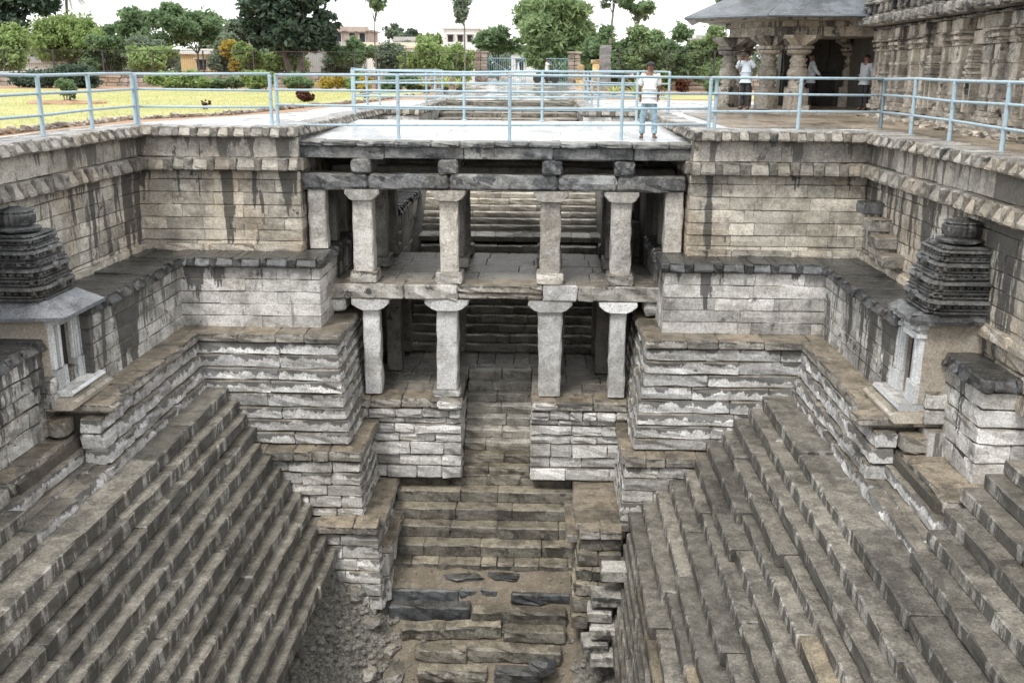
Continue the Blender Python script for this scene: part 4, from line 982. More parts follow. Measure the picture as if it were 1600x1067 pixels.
# sloping eave slabs, each face a slab of its own
ev_o = [(4.15, 10.1), (6.2, 8.05), (9.6, 8.05)]; ev_i = [(5.9, 11.3), (7.25, 9.75), (9.6, 9.75)]
mb = MB(); mb.prism([(x - ox, y - oy) for x, y in [(4.5, 10.3), (6.28, 8.3), (9.6, 8.3), (9.6, 13), (5.9, 13.4)]], 2.655, 2.715); mb.build('soffit_slab', M['temple'], P)
for k in range(2):
    (xa, ya), (xb, yb) = ev_o[k], ev_o[k + 1]; (xc, yc), (xd, yd) = ev_i[k], ev_i[k + 1]
    g = .01
    mb = MB(); mb.loft([[(xa - ox, ya - oy, 2.72), (xb - ox - g, yb - oy, 2.72), (xd - ox - g, yd - oy, 3.45), (xc - ox, yc - oy, 3.45)], [(xa - ox, ya - oy, 2.78), (xb - ox - g, yb - oy, 2.78), (xd - ox - g, yd - oy, 3.55), (xc - ox, yc - oy, 3.55)]])
    mb.build('eave_slab', M['slab'], P)
    mb = MB(); mb.tube([(xa - ox, ya - oy, 2.735), (xb - ox, yb - oy, 2.735)], .045, 6); mb.build('eave_lip', M['slab'], P)
mb = MB(); mb.loft([[(4.15 - ox, 10.1 - oy, 2.72), (5.9 - ox, 11.3 - oy, 3.45), (6.5 - ox, 13.6 - oy, 3.45), (5.0 - ox, 14.6 - oy, 2.72)], [(4.15 - ox, 10.1 - oy, 2.78), (5.9 - ox, 11.3 - oy, 3.55), (6.5 - ox, 13.6 - oy, 3.55), (5.0 - ox, 14.6 - oy, 2.78)]]); mb.build('eave_slab', M['slab'], P)
mb = MB(); mb.prism([(x - ox, y - oy) for x, y in [(5.7, 11.2), (7.1, 9.55), (10.2, 9.5), (10.2, 14), (6.5, 14)]], 2.24, 2.50); mb.build('beam_slab', M['temple'], P)
mb = MB(); mb.prism([(x - ox, y - oy) for x, y in [(5.55, 11.1), (7.0, 9.35), (10.2, 9.3), (10.2, 14), (6.5, 14.1)]], 2.50, 2.70); mb.build('ceiling_slab', M['temple'], P)
mb = MB(); mb.prism([(x - ox, y - oy) for x, y in [(5.9, 11.3), (7.25, 9.75), (10.5, 9.75), (10.5, 14.5), (6.6, 14.5)]], 3.40, 4.2); mb.build('roof_mass', M['templedark'], P)

TW = thing('temple', 'old carved stone temple wall with pilasters and heavy dark cornice on the right', 'temple', (9.3, 2, 0))
tx, ty, tz = TW.location
TP0, TP1 = Vector((9.45, 8.4, 0)), Vector((8.62, -9.0, 0)); TD = (TP1 - TP0).normalized(); TL = (TP1 - TP0).length
TA = math.atan2(TD.y, TD.x)                               # local +x runs towards the viewer, outward faces the tank
def tpos(u, out=0.0): v = TP0 + TD * u; return v.x + math.sin(TA) * out, v.y - math.cos(TA) * out
zz = [2.50, 2.10, 1.78, 1.42, 1.05, .72, .40, .08]
for i in range(len(zz) - 1):
    run(TW, 'block', (TP0.x, TP0.y), TA, TL, zz[i + 1], zz[i], M['temple'], d=.4, blk=(.35, .8), jit=.012, offj=.016)
core(TW, (TP0.x, TP0.y), TA, TL, -.1, 4.0, 1.2, .08)
core(TW, (9.75, 13.2), -math.pi / 2, 4.6, -.1, 4.0, .8, .1)
run(TW, 'plinth_block', (TP0.x, TP0.y), TA, TL, -.06, .24, M['temple'], d=.5, blk=(.3, .8), off=.16, offj=.05, jit=.03, c=.05)
run(TW, 'plinth_block', (TP0.x, TP0.y), TA, TL, -.06, .12, M['temple'], d=.5, blk=(.25, .7), off=.42, offj=.10, jit=.035, c=.05)
def tbox(name, u, w, z0, z1, out, mat, dp=.3, parent=TW, c=.012):
    x, y = tpos(u, out); me = stone_mesh(w, dp, z1 - z0, c=c, jit=.006, seg=.3, mat=mat, name=name)
    if parent is TW: return obj(name, me, parent, (x - tx, y - ty, z0), (0, 0, TA))
def pilaster(u, w=.26, out=.12):
    for z0, z1, f, o in ((.24, .36, 1.5, .10), (.36, .46, 1.2, .05), (.46, 1.78, 1.0, 0), (1.78, 1.84, 1.35, .05), (1.84, 1.90, 1.0, .0), (1.90, 1.98, 1.5, .08), (1.98, 2.03, 1.1, .02), (2.03, 2.09, 1.6, .10), (2.09, 2.34, 1.9, .06)):
        tbox('pilaster', u, w * f, z0, z1, out + o, M['temple'])
    for k in range(3): tbox('pilaster_band', u, w * 1.08, .72 + k * .34, .80 + k * .34, out + .025, M['temple'])
def mini_tower(u, w=.5, out=.16):
    tbox('niche_pilaster', u - w * .3, .08, .40, 1.05, out, M['temple']); tbox('niche_pilaster', u + w * .3, .08, .40, 1.05, out, M['temple'])
    for k in range(6):
        f = 1 - .13 * k; tbox('niche_tier', u, w * f, 1.06 + k * .12, 1.13 + k * .12, out + .06 * f, M['temple']); tbox('niche_tier', u, w * f * .75, 1.13 + k * .12, 1.18 + k * .12, out + .02, M['temple'])
for u, k in ((.25, 'p'), (.95, 'p'), (1.55, 't'), (2.15, 'p'), (2.75, 'p'), (3.9, 'p'), (4.7, 'p'), (5.3, 't'), (5.9, 'p'), (6.7, 'p'), (7.2, 'p'), (7.9, 't'), (8.6, 'p'), (9.2, 'p'), (10.2, 'p'), (11.0, 't'), (11.8, 'p'), (13, 'p'), (14.2, 't'), (15.4, 'p')):
    (pilaster if k == 'p' else mini_tower)(u, *((random.uniform(.2, .3), random.uniform(.10, .22)) if k == 'p' else (random.uniform(.5, .65), .2)))
for z0, z1, o in ((2.34, 2.42, .24), (2.42, 2.64, .62), (2.64, 2.74, .50), (2.74, 2.98, .42), (2.98, 3.10, .55), (3.10, 3.5, .35)):
    run(TW, 'cornice_stone', (TP0.x, TP0.y), TA, TL, z0, z1, M['templedark'], d=1.0, blk=(.3, .8), off=o, offj=.03, jit=.018, c=.03)
u = .2
while u < TL - .3:
    tbox('cornice_carving', u, .26, 2.46, 2.66, .70, M['templedark'], c=.03); tbox('cornice_carving', u + .28, .2, 2.78, 3.0, .50, M['templedark'], c=.03); u += random.uniform(.5, .62)

# terrace paving between the tank and the temple
TPv = structure(sheet('terrace', [(6.2, 1.9), (9.6, 1.9), (9.6, 9.5), (6.2, 9.5)], -.034, M['terrace']))
y = -7.5
while y < 9.0:
    d = random.uniform(.8, 1.3); x = 7.22 if y < 1.2 else 4.2
    while x < 9.3:
        l = random.uniform(.7, 1.4)
        o = obj('paving_slab', stone_mesh(l - .012, d - .012, .05, c=.010, jit=.003, seg=.6, mat=M['terrace'], name='paving_slab'), TPv, (x + l / 2, y, -.055 + random.gauss(0, .003)), (random.gauss(0, .003), random.gauss(0, .003), 0))
        x += l
    y += d

# ------------------------------------------------------------------ people
def skin_body(name, verts, edges, radii, mat, parent, loc=(0, 0, 0), rz=0, sub=1, extra=None):
    me = bpy.data.meshes.new(name); me.from_pydata(verts, edges, [])
    o = bpy.data.objects.new(name, me); col.objects.link(o)
    md = o.modifiers.new('skin', 'SKIN'); md.use_smooth_shade = True
    sb = o.modifiers.new('sub', 'SUBSURF'); sb.levels = sub; sb.render_levels = sub
    sv = me.skin_vertices[0].data if me.skin_vertices else None
    if sv is None:
        me.skin_vertices.new() if hasattr(me.skin_vertices, 'new') else None
        sv = me.skin_vertices[0].data
    for i, r in enumerate(radii): sv[i].radius = r if isinstance(r, tuple) else (r, r)
    sv[0].use_root = True
    dg = bpy.context.evaluated_depsgraph_get(); dg.update()
    me2 = bpy.data.meshes.new_from_object(o.evaluated_get(dg)); me2.name = name
    me2.materials.clear(); me2.materials.append(mat)
    me2.polygons.foreach_set('use_smooth', [True] * len(me2.polygons))
    if name in ('shirt', 'trousers'):                     # folds in the cloth
        ph = random.random() * 6
        for v in me2.vertices:
            x, y, z = v.co; f = .007 * math.sin(z * 34 + 5 * math.sin(x * 14 + ph) + ph) + .005 * math.sin(x * 50 + z * 22 + ph * 2)
            v.co += v.normal * f
    o.modifiers.clear(); o.data = me2; bpy.data.meshes.remove(me)
    o.parent = parent; o.location = loc; o.rotation_euler = (0, 0, rz)
    return o
def person(label, loc, rz, H, shirt, trousers, arms, hair=M['hair'], sleeves='half', phone=False, spread=.09, turn=0.0, cut=None):
    """faces -y before turning; arms: ((elbow, wrist) left, right) offsets relative to the shoulder"""
    t = thing('person', label, 'person', loc, rz)
    k = H / 1.70
    S = lambda v: tuple(c * k for c in v)
    hip, kn, an = .88, .48, .08
    V = [(0, 0, .93), (0, .0, 1.10), (0, .005, 1.28), (0, .01, 1.42), (0, .0, 1.485), (0, -.012, 1.55), (0, -.018, 1.615), (0, -.008, 1.665)]
    E_ = [(i, i + 1) for i in range(7)]
    Rr = [(.135, .10), (.125, .095), (.145, .10), (.10, .075), (.056, .056), (.074, .084), (.085, .100), (.064, .076)]
    hands = []
    for s, (el, wr) in zip((-1, 1), arms):
        sh = Vector((s * .165, .012, 1.395)); e = sh + Vector(el); w_ = e + Vector(wr); hnd = w_ + Vector(wr).normalized() * .075
        i0 = len(V); V += [tuple(sh), tuple(e), tuple(w_), tuple(hnd)]; E_ += [(3, i0), (i0, i0 + 1), (i0 + 1, i0 + 2), (i0 + 2, i0 + 3)]
        Rr += [(.058, .058), (.040, .040), (.027, .03), (.034, .018)]
        hands.append((w_, hnd, Vector(wr).normalized(), s))
    for s in (-1, 1):
        i0 = len(V); V += [(s * .085, .0, hip), (s * (spread + .0), -.012, kn), (s * (spread + .012), .012, an), (s * (spread + .035), -.13, .035)]
        E_ += [(0, i0), (i0, i0 + 1), (i0 + 1, i0 + 2), (i0 + 2, i0 + 3)]; Rr += [(.085, .088), (.056, .060), (.038, .042), (.036, .026)]
    body = skin_body('body', [S(v) for v in V], E_, [tuple(c * k for c in r) for r in Rr], M['skin'], t, sub=1)
    # fingers, part of the hands
    fb = MB()
    for w_, hnd, d, s in hands:
        a = d.cross(Vector((0, 1, 0.2))).normalized(); b = d.cross(a).normalized()
        for q, ln in ((-1.5, .062), (-.5, .074), (.5, .070), (1.5, .055)):
            p0 = hnd + a * q * .016 - d * .01; p1 = p0 + d * ln * .55 + b * .006; p2 = p1 + d * ln * .40 + b * .022
            fb.tube([S(p0), S(p1), S(p2)], [.0085 * k, .008 * k, .006 * k], 6)
        p0 = w_ + d * .03 + a * .022; fb.tube([S(p0), S(p0 + a * .03 + d * .03), S(p0 + a * .032 + d * .06)], [.011 * k, .010 * k, .007 * k], 6)
    fb.build('fingers', M['skin'], body, smooth=True)
    # clothes
    ts = [(0, 0, .95), (0, 0, 1.06), (0, .003, 1.20), (0, .008, 1.33), (0, .010, 1.425), (0, 0, .93)]
    TR = [(.178, .138), (.164, .128), (.165, .122), (.170, .116), (.072, .066), (.178, .138)]
    V2 = list(ts); E2 = [(i, i + 1) for i in range(4)] + [(0, 5)]; R2 = list(TR)
    for s, (el, wr) in zip((-1, 1), arms):
        sh = Vector((s * .172, .012, 1.392)); el = Vector(el); e = sh + el; i0 = len(V2)
        if sleeves == 'half':
            V2 += [tuple(sh), tuple(sh + el * .5), tuple(sh + el * .82)]; R2 += [(.075, .075), (.070, .072), (.072, .074)]; E2 += [(3, i0), (i0, i0 + 1), (i0 + 1, i0 + 2)]
        else:
            w_ = e + Vector(wr) * .92
            V2 += [tuple(sh), tuple(e), tuple(w_)]; R2 += [(.075, .075), (.058, .058), (.044, .044)]; E2 += [(3, i0), (i0, i0 + 1), (i0 + 1, i0 + 2)]
    skin_body('shirt', [S(v) for v in V2], E2, [tuple(c * k for c in r) for r in R2], shirt, t, sub=2)
    V3 = [(0, 0, .97), (0, 0, .90)]; E3 = [(0, 1)]; R3_ = [(.145, .108), (.15, .112)]
    for s in (-1, 1):
        i0 = len(V3); V3 += [(s * .088, 0, .80), (s * spread, -.012, kn), (s * (spread + .01), .004, .28), (s * (spread + .012), .0, .125), (s * (spread + .012), .0, .112)]
        E3 += [(1, i0), (i0, i0 + 1), (i0 + 1, i0 + 2), (i0 + 2, i0 + 3), (i0 + 3, i0 + 4)]; R3_ += [(.098, .10), (.076, .08), (.066, .07), (.066, .074), (.066, .074)]
    skin_body('trousers', [S(v) for v in V3], E3, [tuple(c * k for c in r) for r in R3_], trousers, t, sub=2)
    # shoes
    for s in (-1, 1):
        mb = MB(); x = s * (spread + .02)
        mb.loft([[(S((x + dx * w_ + s * (-y) * .12, y, z))) for dx, z in ((-1, 0), (1, 0), (1, .045 * hh), (.55, .075 * hh), (-.55, .075 * hh), (-1, .045 * hh))] for y, w_, hh in ((.075, .030, 1.0), (.05, .040, 1.15), (-.03, .040, 1.0), (-.11, .045, .75), (-.165, .038, .55), (-.185, .02, .4))])
        mb.build('shoe', M['shoe'], t)
    # face and hair
    hd = bpy.data.objects.new('head', None); col.objects.link(hd); hd.parent = t; hd.location = S((0, -.014, 1.595)); hd.rotation_euler = (0, 0, turn)
    mb = MB(); mb.loft([[S((x * f, -.092 - o, z)) for x, z in ((-.012, -.02), (.012, -.02), (.006, .03), (-.006, .03))] for f, o in ((1, 0), (.6, .022))]); 
    for s in (-1, 1):
        mb.lathe([(0.0, 0)], 3) if False else None
        mb.loft([[S((s * .086 + s * dx, .0 + .02 * math.cos(a), -.005 + .032 * math.sin(a))) for a in [i * math.pi / 4 for i in range(8)]] for dx in (0, .012)])
    mb.build('nose_and_ears', M['skin'], hd, smooth=True)
    mb = MB()
    for s in (-1, 1): mb.box(*[c * k for c in (s * .031 - .012, s * .031 + .012, -.108, -.088, .012, .024)]); mb.box(*[c * k for c in (s * .031 - .018, s * .031 + .018, -.108, -.088, .034, .041)])
    mb.box(*[c * k for c in (-.024, .024, -.106, -.085, -.052, -.044)])
    mb.build('eyes_and_mouth', M['hair'], hd)
    mb = MB(); N = 18; rings = []
    for j in range(7):
        ph = (j / 6) * math.pi * .56
        rings.append([S((.097 * math.sin(ph) * math.cos(a) * (1.02 + random.gauss(0, .02)), .014 + .110 * math.sin(ph) * math.sin(a) * 1.02, .030 + .094 * math.cos(ph) + (.022 if math.sin(a) < -.3 and j > 4 else (-.045 if math.sin(a) > -.1 and j > 4 else -.01)) + random.gauss(0, .002))) for a in [2 * math.pi * i / N for i in range(N)]])
    mb.loft([r[::-1] for r in rings]); mb.build('hair', hair, hd, smooth=True)
    if phone:
        mb = MB(); mb.box(*[c * k for c in (-.075, .075, -.20, -.19, -.045, .045)]); mb.build('camera_phone', M['phone'], hd)
    return t
DOWN = ((-.05, .05, -.27), (.0, .0, -.22)); DOWN2 = ((.05, .05, -.27), (.0, .0, -.22))
person('young man in white half sleeved shirt and pale blue jeans standing behind the deck railing', (2.38, 2.15, -.305), R(-2), 1.71, M['shirtwhite'], M['jeans'], (((-.055, .07, -.26), (.02, .10, -.20)), ((.055, .07, -.26), (-.02, .10, -.20))), spread=.13)
person('man in striped pale blue shirt holding a camera to his face, in the porch', (5.95, 9.35, .118), R(-28), 1.66, M['shirtblue'], M['trouser'], (((-.10, -.13, -.17), (.13, -.10, .26)), ((.10, -.13, -.17), (-.13, -.10, .26))), sleeves='long', phone=True)
person('man in light checked shirt standing sideways between porch pillars, hands behind him', (8.05, 10.1, .118), R(-105), 1.66, M['shirtcheck'], M['trouser'], (((-.06, .12, -.23), (.04, .14, -.15)), ((.06, .12, -.23), (-.04, .14, -.15))), sleeves='long', turn=R(30))
person('man in light shirt mostly hidden behind the temple doorway pillar', (9.40, 9.15, .118), R(-60), 1.6, M['shirtcheck'], M['trouser'], (DOWN, DOWN2), sleeves='long')

# ------------------------------------------------------------------ vegetation
def leaf_cloud(blobs, size, n, mat, name, parent, loc=(0, 0, 0), clump=.34, flat=.5, aspect=1.8, k_per=26, seed=0, fill=.55):
    """many leaf-sized quads gathered in clumps spread through and over ellipsoid blobs"""
    g = np.random.default_rng(seed + 1)
    vol = np.array([b[3] * b[4] * b[5] for b in blobs]) ** .67; vol = vol / vol.sum()
    n = int(n * 2.1); size *= .95
    P_ = []
    for b, w in zip(blobs, vol):
        nl = max(40, int(n * w)); nc = max(4, nl // k_per)
        d = g.normal(size=(nc, 3)); d /= np.linalg.norm(d, axis=1)[:, None]
        r = g.random(nc) ** (1 - fill) ; r = .35 + .65 * r
        c = d * r[:, None] * np.array(b[3:6]) + np.array(b[:3])
        cs = clump * (b[3] + b[4] + b[5]) / 3 * g.uniform(.55, 1.25, nc)
        idx = g.integers(0, nc, nl)
        P_.append(c[idx] + g.normal(size=(nl, 3)) * (cs[idx, None] * np.array([.55, .55, .38])))
    P_ = np.concatenate(P_); N = len(P_)
    nrm = g.normal(size=(N, 3)) + np.array([0, -.3, flat * 1.6]); nrm /= np.linalg.norm(nrm, axis=1)[:, None]
    a = np.cross(nrm, g.normal(size=(N, 3))); a /= np.linalg.norm(a, axis=1)[:, None]; b_ = np.cross(nrm, a)
    s = size * g.uniform(.55, 1.35, N)[:, None]
    l, w = a * s * aspect * .5, b_ * s * .5
    V = np.stack([P_ - l, P_ + w * .9 - l * .1, P_ + l, P_ - w * .9 - l * .1], 1).reshape(-1, 3)
    me = bpy.data.meshes.new(name); me.vertices.add(N * 4); me.vertices.foreach_set('co', V.astype(np.float32).ravel())
    me.loops.add(N * 4); me.loops.foreach_set('vertex_index', np.arange(N * 4, dtype=np.int32))
    me.polygons.add(N); me.polygons.foreach_set('loop_start', np.arange(0, N * 4, 4, dtype=np.int32)); me.polygons.foreach_set('loop_total', np.full(N, 4, dtype=np.int32))
    me.materials.append(mat); me.update(); me.validate()
    return obj(name, me, parent, loc)
def tree(name, label, x, y, h0, blobs, size, n, mat, tr=.16, seed=0, cat='tree', group=None, fork=0, lean=0.0, **k):
    """trunk up to h0, limbs to the blobs; blobs relative to the foot"""
    rd = random.Random(seed); t = thing(name, label, cat, (x, y, -.05), 0, group)
    mb = MB(); top = Vector((lean, 0, h0))
    if fork:
        for q in (-1, 1):
            mb.tube([(q * tr * .5, 0, -.1), (q * tr * .9, 0, h0 * .35), (q * (tr + .22), .1 * q, h0 * .7), (q * (tr + .45), .1 * q, h0 * 1.15)], [tr * 1.0, tr * .8, tr * .7, tr * .55], 10)
    else:
        mb.tube([(0, 0, -.1), (lean * .2 + rd.gauss(0, .04), rd.gauss(0, .04), h0 * .4), (lean * .6 + rd.gauss(0, .05), 0, h0 * .75), top], [tr * 1.25, tr, tr * .85, tr * .7], 9)
    for b in blobs:
        s = top if not fork else Vector(((tr + .3) * (1 if b[0] > 0 else -1), 0, h0 * .8))
        e = Vector(b[:3]); mid = s.lerp(e, .5) + Vector((rd.gauss(0, .1), rd.gauss(0, .1), .12 * (e - s).length * rd.random()))
        mb.tube([s, mid, e], [tr * .5, tr * .32, tr * .1], 6)
        for j in range(3):
            d = Vector((rd.gauss(0, 1), rd.gauss(0, 1), rd.gauss(.2, .7))).normalized()
            mb.tube([mid.lerp(e, .5), e + Vector((d.x * b[3], d.y * b[4], d.z * b[5])) * .85], [tr * .16, tr * .04], 5)
    mb.build('trunk', M['bark'], t)
    leaf_cloud(blobs, size, n, mat, 'crown', t, seed=seed, **k)
    return t
def blobs_in(rd, n, cx, cz, rx, rz, br, ry=None):
    out = []
    for i in range(n):
        a = rd.random() * 6.283; q = rd.random() ** .5
        out.append((cx + rx * q * math.cos(a), (ry or rx) * rd.uniform(-.7, .7), cz + rz * q * math.sin(a), br * 1.22 * rd.uniform(.6, 1.35), br * 1.2 * rd.uniform(.7, 1.2), br * 1.15 * rd.uniform(.55, 1.05)))
    return out
rd = random.Random(5)
tree('leafy_tree', 'tall dark green tree filling the top left corner of the photo', -43.5, 62, 3.2, blobs_in(rd, 11, 0, 7.0, 2.6, 3.2, 1.35), .30, 6500, L_DARK, .25, 1)
tree('leafy_tree', 'light green bushy tree at the left edge, before the dark corner tree', -39.8, 52, .9, blobs_in(rd, 7, 0, 2.4, 1.5, 1.4, .85), .20, 4200, L_LIGHT, .12, 2)
tree('leafy_tree', 'broad rounded yellow green tree below the coconut palm', -38.0, 60, 1.4, blobs_in(rd, 12, 0, 2.9, 2.5, 1.45, 1.05), .20, 8500, L_LIGHT, .18, 3)
tree('leafy_tree', 'mid green tree just right of the broad rounded yellow green tree', -37.0, 67, 1.3, blobs_in(rd, 8, 0, 2.7, 2.0, 1.4, .95), .24, 4000, L_MID, .15, 4)
tree('leafy_tree', 'loose open crowned tree with sky gaps, left of centre in the garden row', -31.2, 60, 2.4, blobs_in(rd, 13, 0, 4.5, 2.8, 1.6, .72), .22, 5200, L_MID, .13, 5, clump=.42)
tree('leafy_tree', 'bright green young tree in front of the open crowned tree', -28.7, 52, .9, blobs_in(rd, 7, 0, 2.2, 1.05, 1.0, .62), .19, 3600, L_LIGHT, .08, 6)
tree('leafy_tree', 'slender tree with flat light crown, in front of the ochre house', -29.8, 66, 2.4, blobs_in(rd, 10, 0, 4.4, 2.6, 1.1, .75), .22, 4000, L_MID, .09, 7, clump=.42)
tree('leafy_tree', 'pale green tree with thin stems, right of the ochre house front', -27.2, 70, 1.8, blobs_in(rd, 9, 0, 4.0, 2.1, 1.35, .8), .22, 4000, L_GREY, .09, 8, clump=.42)
tree('flowering_tree', 'small tree with yellow orange foliage behind the railing', -24.0, 58, .8, blobs_in(rd, 5, 0, 2.4, .6, 1.1, .48), .17, 2200, L_YEL, .06, 9)
tree('leafy_tree', 'small upright bright green tree beside the yellow orange one', -21.9, 54, .8, blobs_in(rd, 7, 0, 2.1, .75, 1.15, .52), .17, 3200, L_LIGHT, .07, 10)
tree('dark_tree', 'big dark tree with a forked grey trunk near the grey house', -18.1, 52, 2.6, blobs_in(rd, 15, 0, 5.6, 2.6, 2.6, 1.15) + [(-2.0, 0, 3.5, 1.1, 1, .9), (2.1, 0, 3.5, 1.1, 1, .9), (-2.6, 0, 4.6, 1, 1, .9), (2.3, 0, 4.4, .9, .9, .8)], .27, 10500, L_DARK, .30, 11, fork=1, clump=.36)
tree('leafy_tree', 'small dark spreading tree right of the big forked tree', -14.4, 54, 1.3, blobs_in(rd, 8, 0, 2.6, 1.3, .85, .55), .17, 3000, L_MID, .08, 12, clump=.42)
tree('leafy_tree', 'overhanging sprays of leaves at the top edge, right of the big dark tree', -11.2, 46, 4.2, blobs_in(rd, 9, .5, 6.3, .9, 1.2, .34), .17, 1100, L_MID, .05, 13, clump=.5)
tree('leafy_tree', 'yellowish green bushy tree in front of the white houses', -9.1, 56, .9, blobs_in(rd, 10, 0, 2.4, 1.6, 1.2, .75), .18, 5200, L_LIGHT, .10, 14)
tree('slender_tree', 'thin tall tree with a tuft of leaves above the white tower house', -5.5, 48, 4.0, blobs_in(rd, 4, 0, 5.2, .35, .9, .36), .17, 1000, L_GREY, .06, 15, clump=.45)
tree('leafy_tree', 'mid green garden tree behind the left gate pillar', -3.9, 62, 1.6, blobs_in(rd, 9, 0, 3.2, 1.7, 1.0, .75), .20, 4200, L_MID, .10, 16)
tree('bamboo_clump', 'tall feathery light green clump rising behind the gate', 1.0, 58, 1.6, blobs_in(rd, 16, 0, 4.0, 2.4, 2.8, .95), .20, 10500, L_BAMBOO, .07, 17, clump=.45, aspect=3.2)
tree('bare_tree', 'tall nearly bare twisted trunk right of the feathery clump', 4.5, 54, 5.2, blobs_in(rd, 4, .1, 6.2, .7, 1.1, .35), .17, 500, L_GREY, .11, 18, clump=.5, lean=.25)
tree('slender_tree', 'thin tree with loose leaf tufts against the sky, above the standing man', 7.0, 60, 4.6, blobs_in(rd, 8, .3, 6.2, 1.5, 1.1, .42), .19, 1500, L_MID, .08, 19, clump=.5)
for i, (x, y, sc, lab) in enumerate(((4.2, 50, .95, 'green screen of thin stemmed shrubs just right of the gate stele'), (6.6, 50, 1.0, 'green screen of thin stemmed shrubs directly behind the standing man'),
                                     (9.0, 48.5, 1.0, 'green screen of thin stemmed shrubs between the standing man and the porch'), (11.6, 48, 1.05, 'green screen of thin stemmed shrubs partly behind the porch pillars'))):
    tree('tall_shrub', lab, x, y, .6, blobs_in(rd, 11, 0, 2.3, 1.35, 1.6, .62), .17, 4600, L_BAMBOO if i % 2 else L_MID, .05, 30 + i, clump=.42, aspect=2.4, cat='shrub', group='tall shrubs along the garden fence')
tree('round_tree', 'distant dome shaped dark tree above the white houses', -17.6, 110, 3, blobs_in(rd, 7, 0, 4.6, 1.6, .9, .9), .32, 2600, L_DARK, .2, 22)
tree('leafy_tree', 'small leaf sprays beside the porch roof tip at the top edge', 11.2, 44, 4.4, blobs_in(rd, 4, 0, 5.6, .6, .5, .3), .16, 600, L_MID, .05, 23, clump=.5)
tree('leafy_tree', 'far hazy tree standing behind the brown unfinished house', -20.5, 120, 3, blobs_in(rd, 6, 0, 5.6, 1.2, 1.3, .8), .3, 1500, L_GREY, .12, 24)
# far row closing the horizon, its haze put into grey leaf colour
far = []
fr = random.Random(9)
for i in range(60):
    far.append((-150 + i * 5.0 + fr.uniform(-2, 2), fr.uniform(-6, 6), fr.uniform(1.5, 3.0), fr.uniform(2.5, 4.5), 3, fr.uniform(1.6, 2.8)))
o = leaf_cloud(far, .75, 15000, L_GREY, 'treeline', None, (0, 150, 0), seed=77); tag(o, 'far row of trees closing the horizon behind the houses', 'treeline', kind='stuff')
mid_ = []
for i in range(70):
    X = -75 + i * 1.9
    if -12.5 < X < -6.5: continue
    mid_.append((X + fr.uniform(-1, 1), fr.uniform(-2, 2), fr.uniform(1.0, 2.9), fr.uniform(1.2, 2.0), 1.4, fr.uniform(1.0, 1.5)))
o = leaf_cloud(mid_, .30, 17000, L_GREY, 'woods', None, (0, 86, 0), seed=78); tag(o, 'soft grey green belt of trees behind the garden houses', 'woods', kind='stuff')
for i, (x, y, cx, cz, rx, rz, n_, m_, lab) in enumerate((
    (-34.2, 58, 0, 2.1, 1.7, 1.2, 5200, L_MID, 'mid green bush like tree between the rounded tree and the open crowned one'),
    (-25.6, 60, 0, 2.3, 1.5, 1.3, 5200, L_GREY, 'greyish green young tree before the ochre house wall'),
    (-20.0, 57, 0, 1.7, 1.2, .9, 3600, L_LIGHT, 'low light green tree left of the forked trunk'),
    (-12.0, 60, 0, 1.9, 1.3, 1.0, 3800, L_GREY, 'low grey green tree in front of the long white house'),
    (-6.6, 57, 0, 1.9, 1.0, 1.0, 3200, L_LIGHT, 'light green young tree left of the stone gate pillar'),
    (-30.6, 57, 0, 1.9, 1.5, 1.1, 4200, L_GREY, 'grey green shrubby tree right in front of the ochre house door'),
    (-22.6, 58, 0, 1.5, 1.3, .9, 3600, L_MID, 'mid green low tree by the left end of the grey house'),
    (-16.2, 58.5, 0, 1.5, 1.1, .8, 3200, L_GREY, 'grey green low tree right of the forked trunk, before the grey house'),
    (3.4, 60, 0, 3.0, 1.6, 1.8, 6000, L_BAMBOO, 'light feathery tree between the tall clump and the bare trunk'))):
    tree('leafy_tree', lab, x, y, .8, blobs_in(rd, 9, cx, cz, rx, rz, .68), .18, n_, m_, .07, 60 + i, clump=.42)
# coconut palm
t = thing('coconut_palm', 'coconut palm with drooping fronds against the sky behind the left trees', 'palm', (-49.8, 85, -.05))
mb = MB(); mb.tube([(0, 0, -.1), (.15, 0, 3), (.1, 0, 6), (.25, 0, 8.9)], [.22, .17, .15, .13], 9); mb.build('trunk', M['bark'], t)
for i in range(15):
    a = i * 2.4; el = .95 - .14 * (i % 7); mb = MB(); pts = []
    for q in range(8):
        u = q / 7; r = 2.5 * u; pts.append(Vector((.25 + math.cos(a) * r * math.cos(el * .6), math.sin(a) * r * math.cos(el * .6), 8.9 + r * math.sin(el) - 2.1 * u * u)))
    mb.tube(pts, [.035, .03, .03, .025, .02, .02, .015, .008], 4)
    for q in range(1, 29):
        u = q / 29; f = u * 7; j = min(6, int(f)); p = pts[j].lerp(pts[j + 1], f - j); d = (pts[j + 1] - pts[j]).normalized(); sd_ = d.cross(Vector((0, 0, 1))).normalized()
        for s in (-1, 1):
            L = .62 * (1 - .6 * abs(u - .4)); tip = p + sd_ * s * L * .8 + d * L * .45 - Vector((0, 0, L * .55)); w = d * .05
            mb.add([p - w, p + w, tip], [(0, 1, 2)])
    mb.build('frond', L_GREY, t)
def bush(name, label, x, y, rx, ry, h, mat, n, size, seed, group=None, **k):
    rd = random.Random(seed); t = thing(name, label, 'shrub', (x, y, -.05), 0, group)
    bl = [(rd.uniform(-1, 1) * rx * .75, rd.uniform(-1, 1) * ry * .6, h * rd.uniform(.35, .72), rx * .42 * rd.uniform(.8, 1.2) + .05, ry * .55, h * .34) for i in range(max(4, int(rx * 4)))]
    mb = MB()
    for b in bl[:8]: mb.tube([(b[0] * .5, b[1] * .5, -.05), (b[0], b[1], b[2])], [.03, .012], 5)
    mb.build('stem', M['bark'], t); leaf_cloud(bl, size, n, mat, 'foliage', t, seed=seed, **k); return t
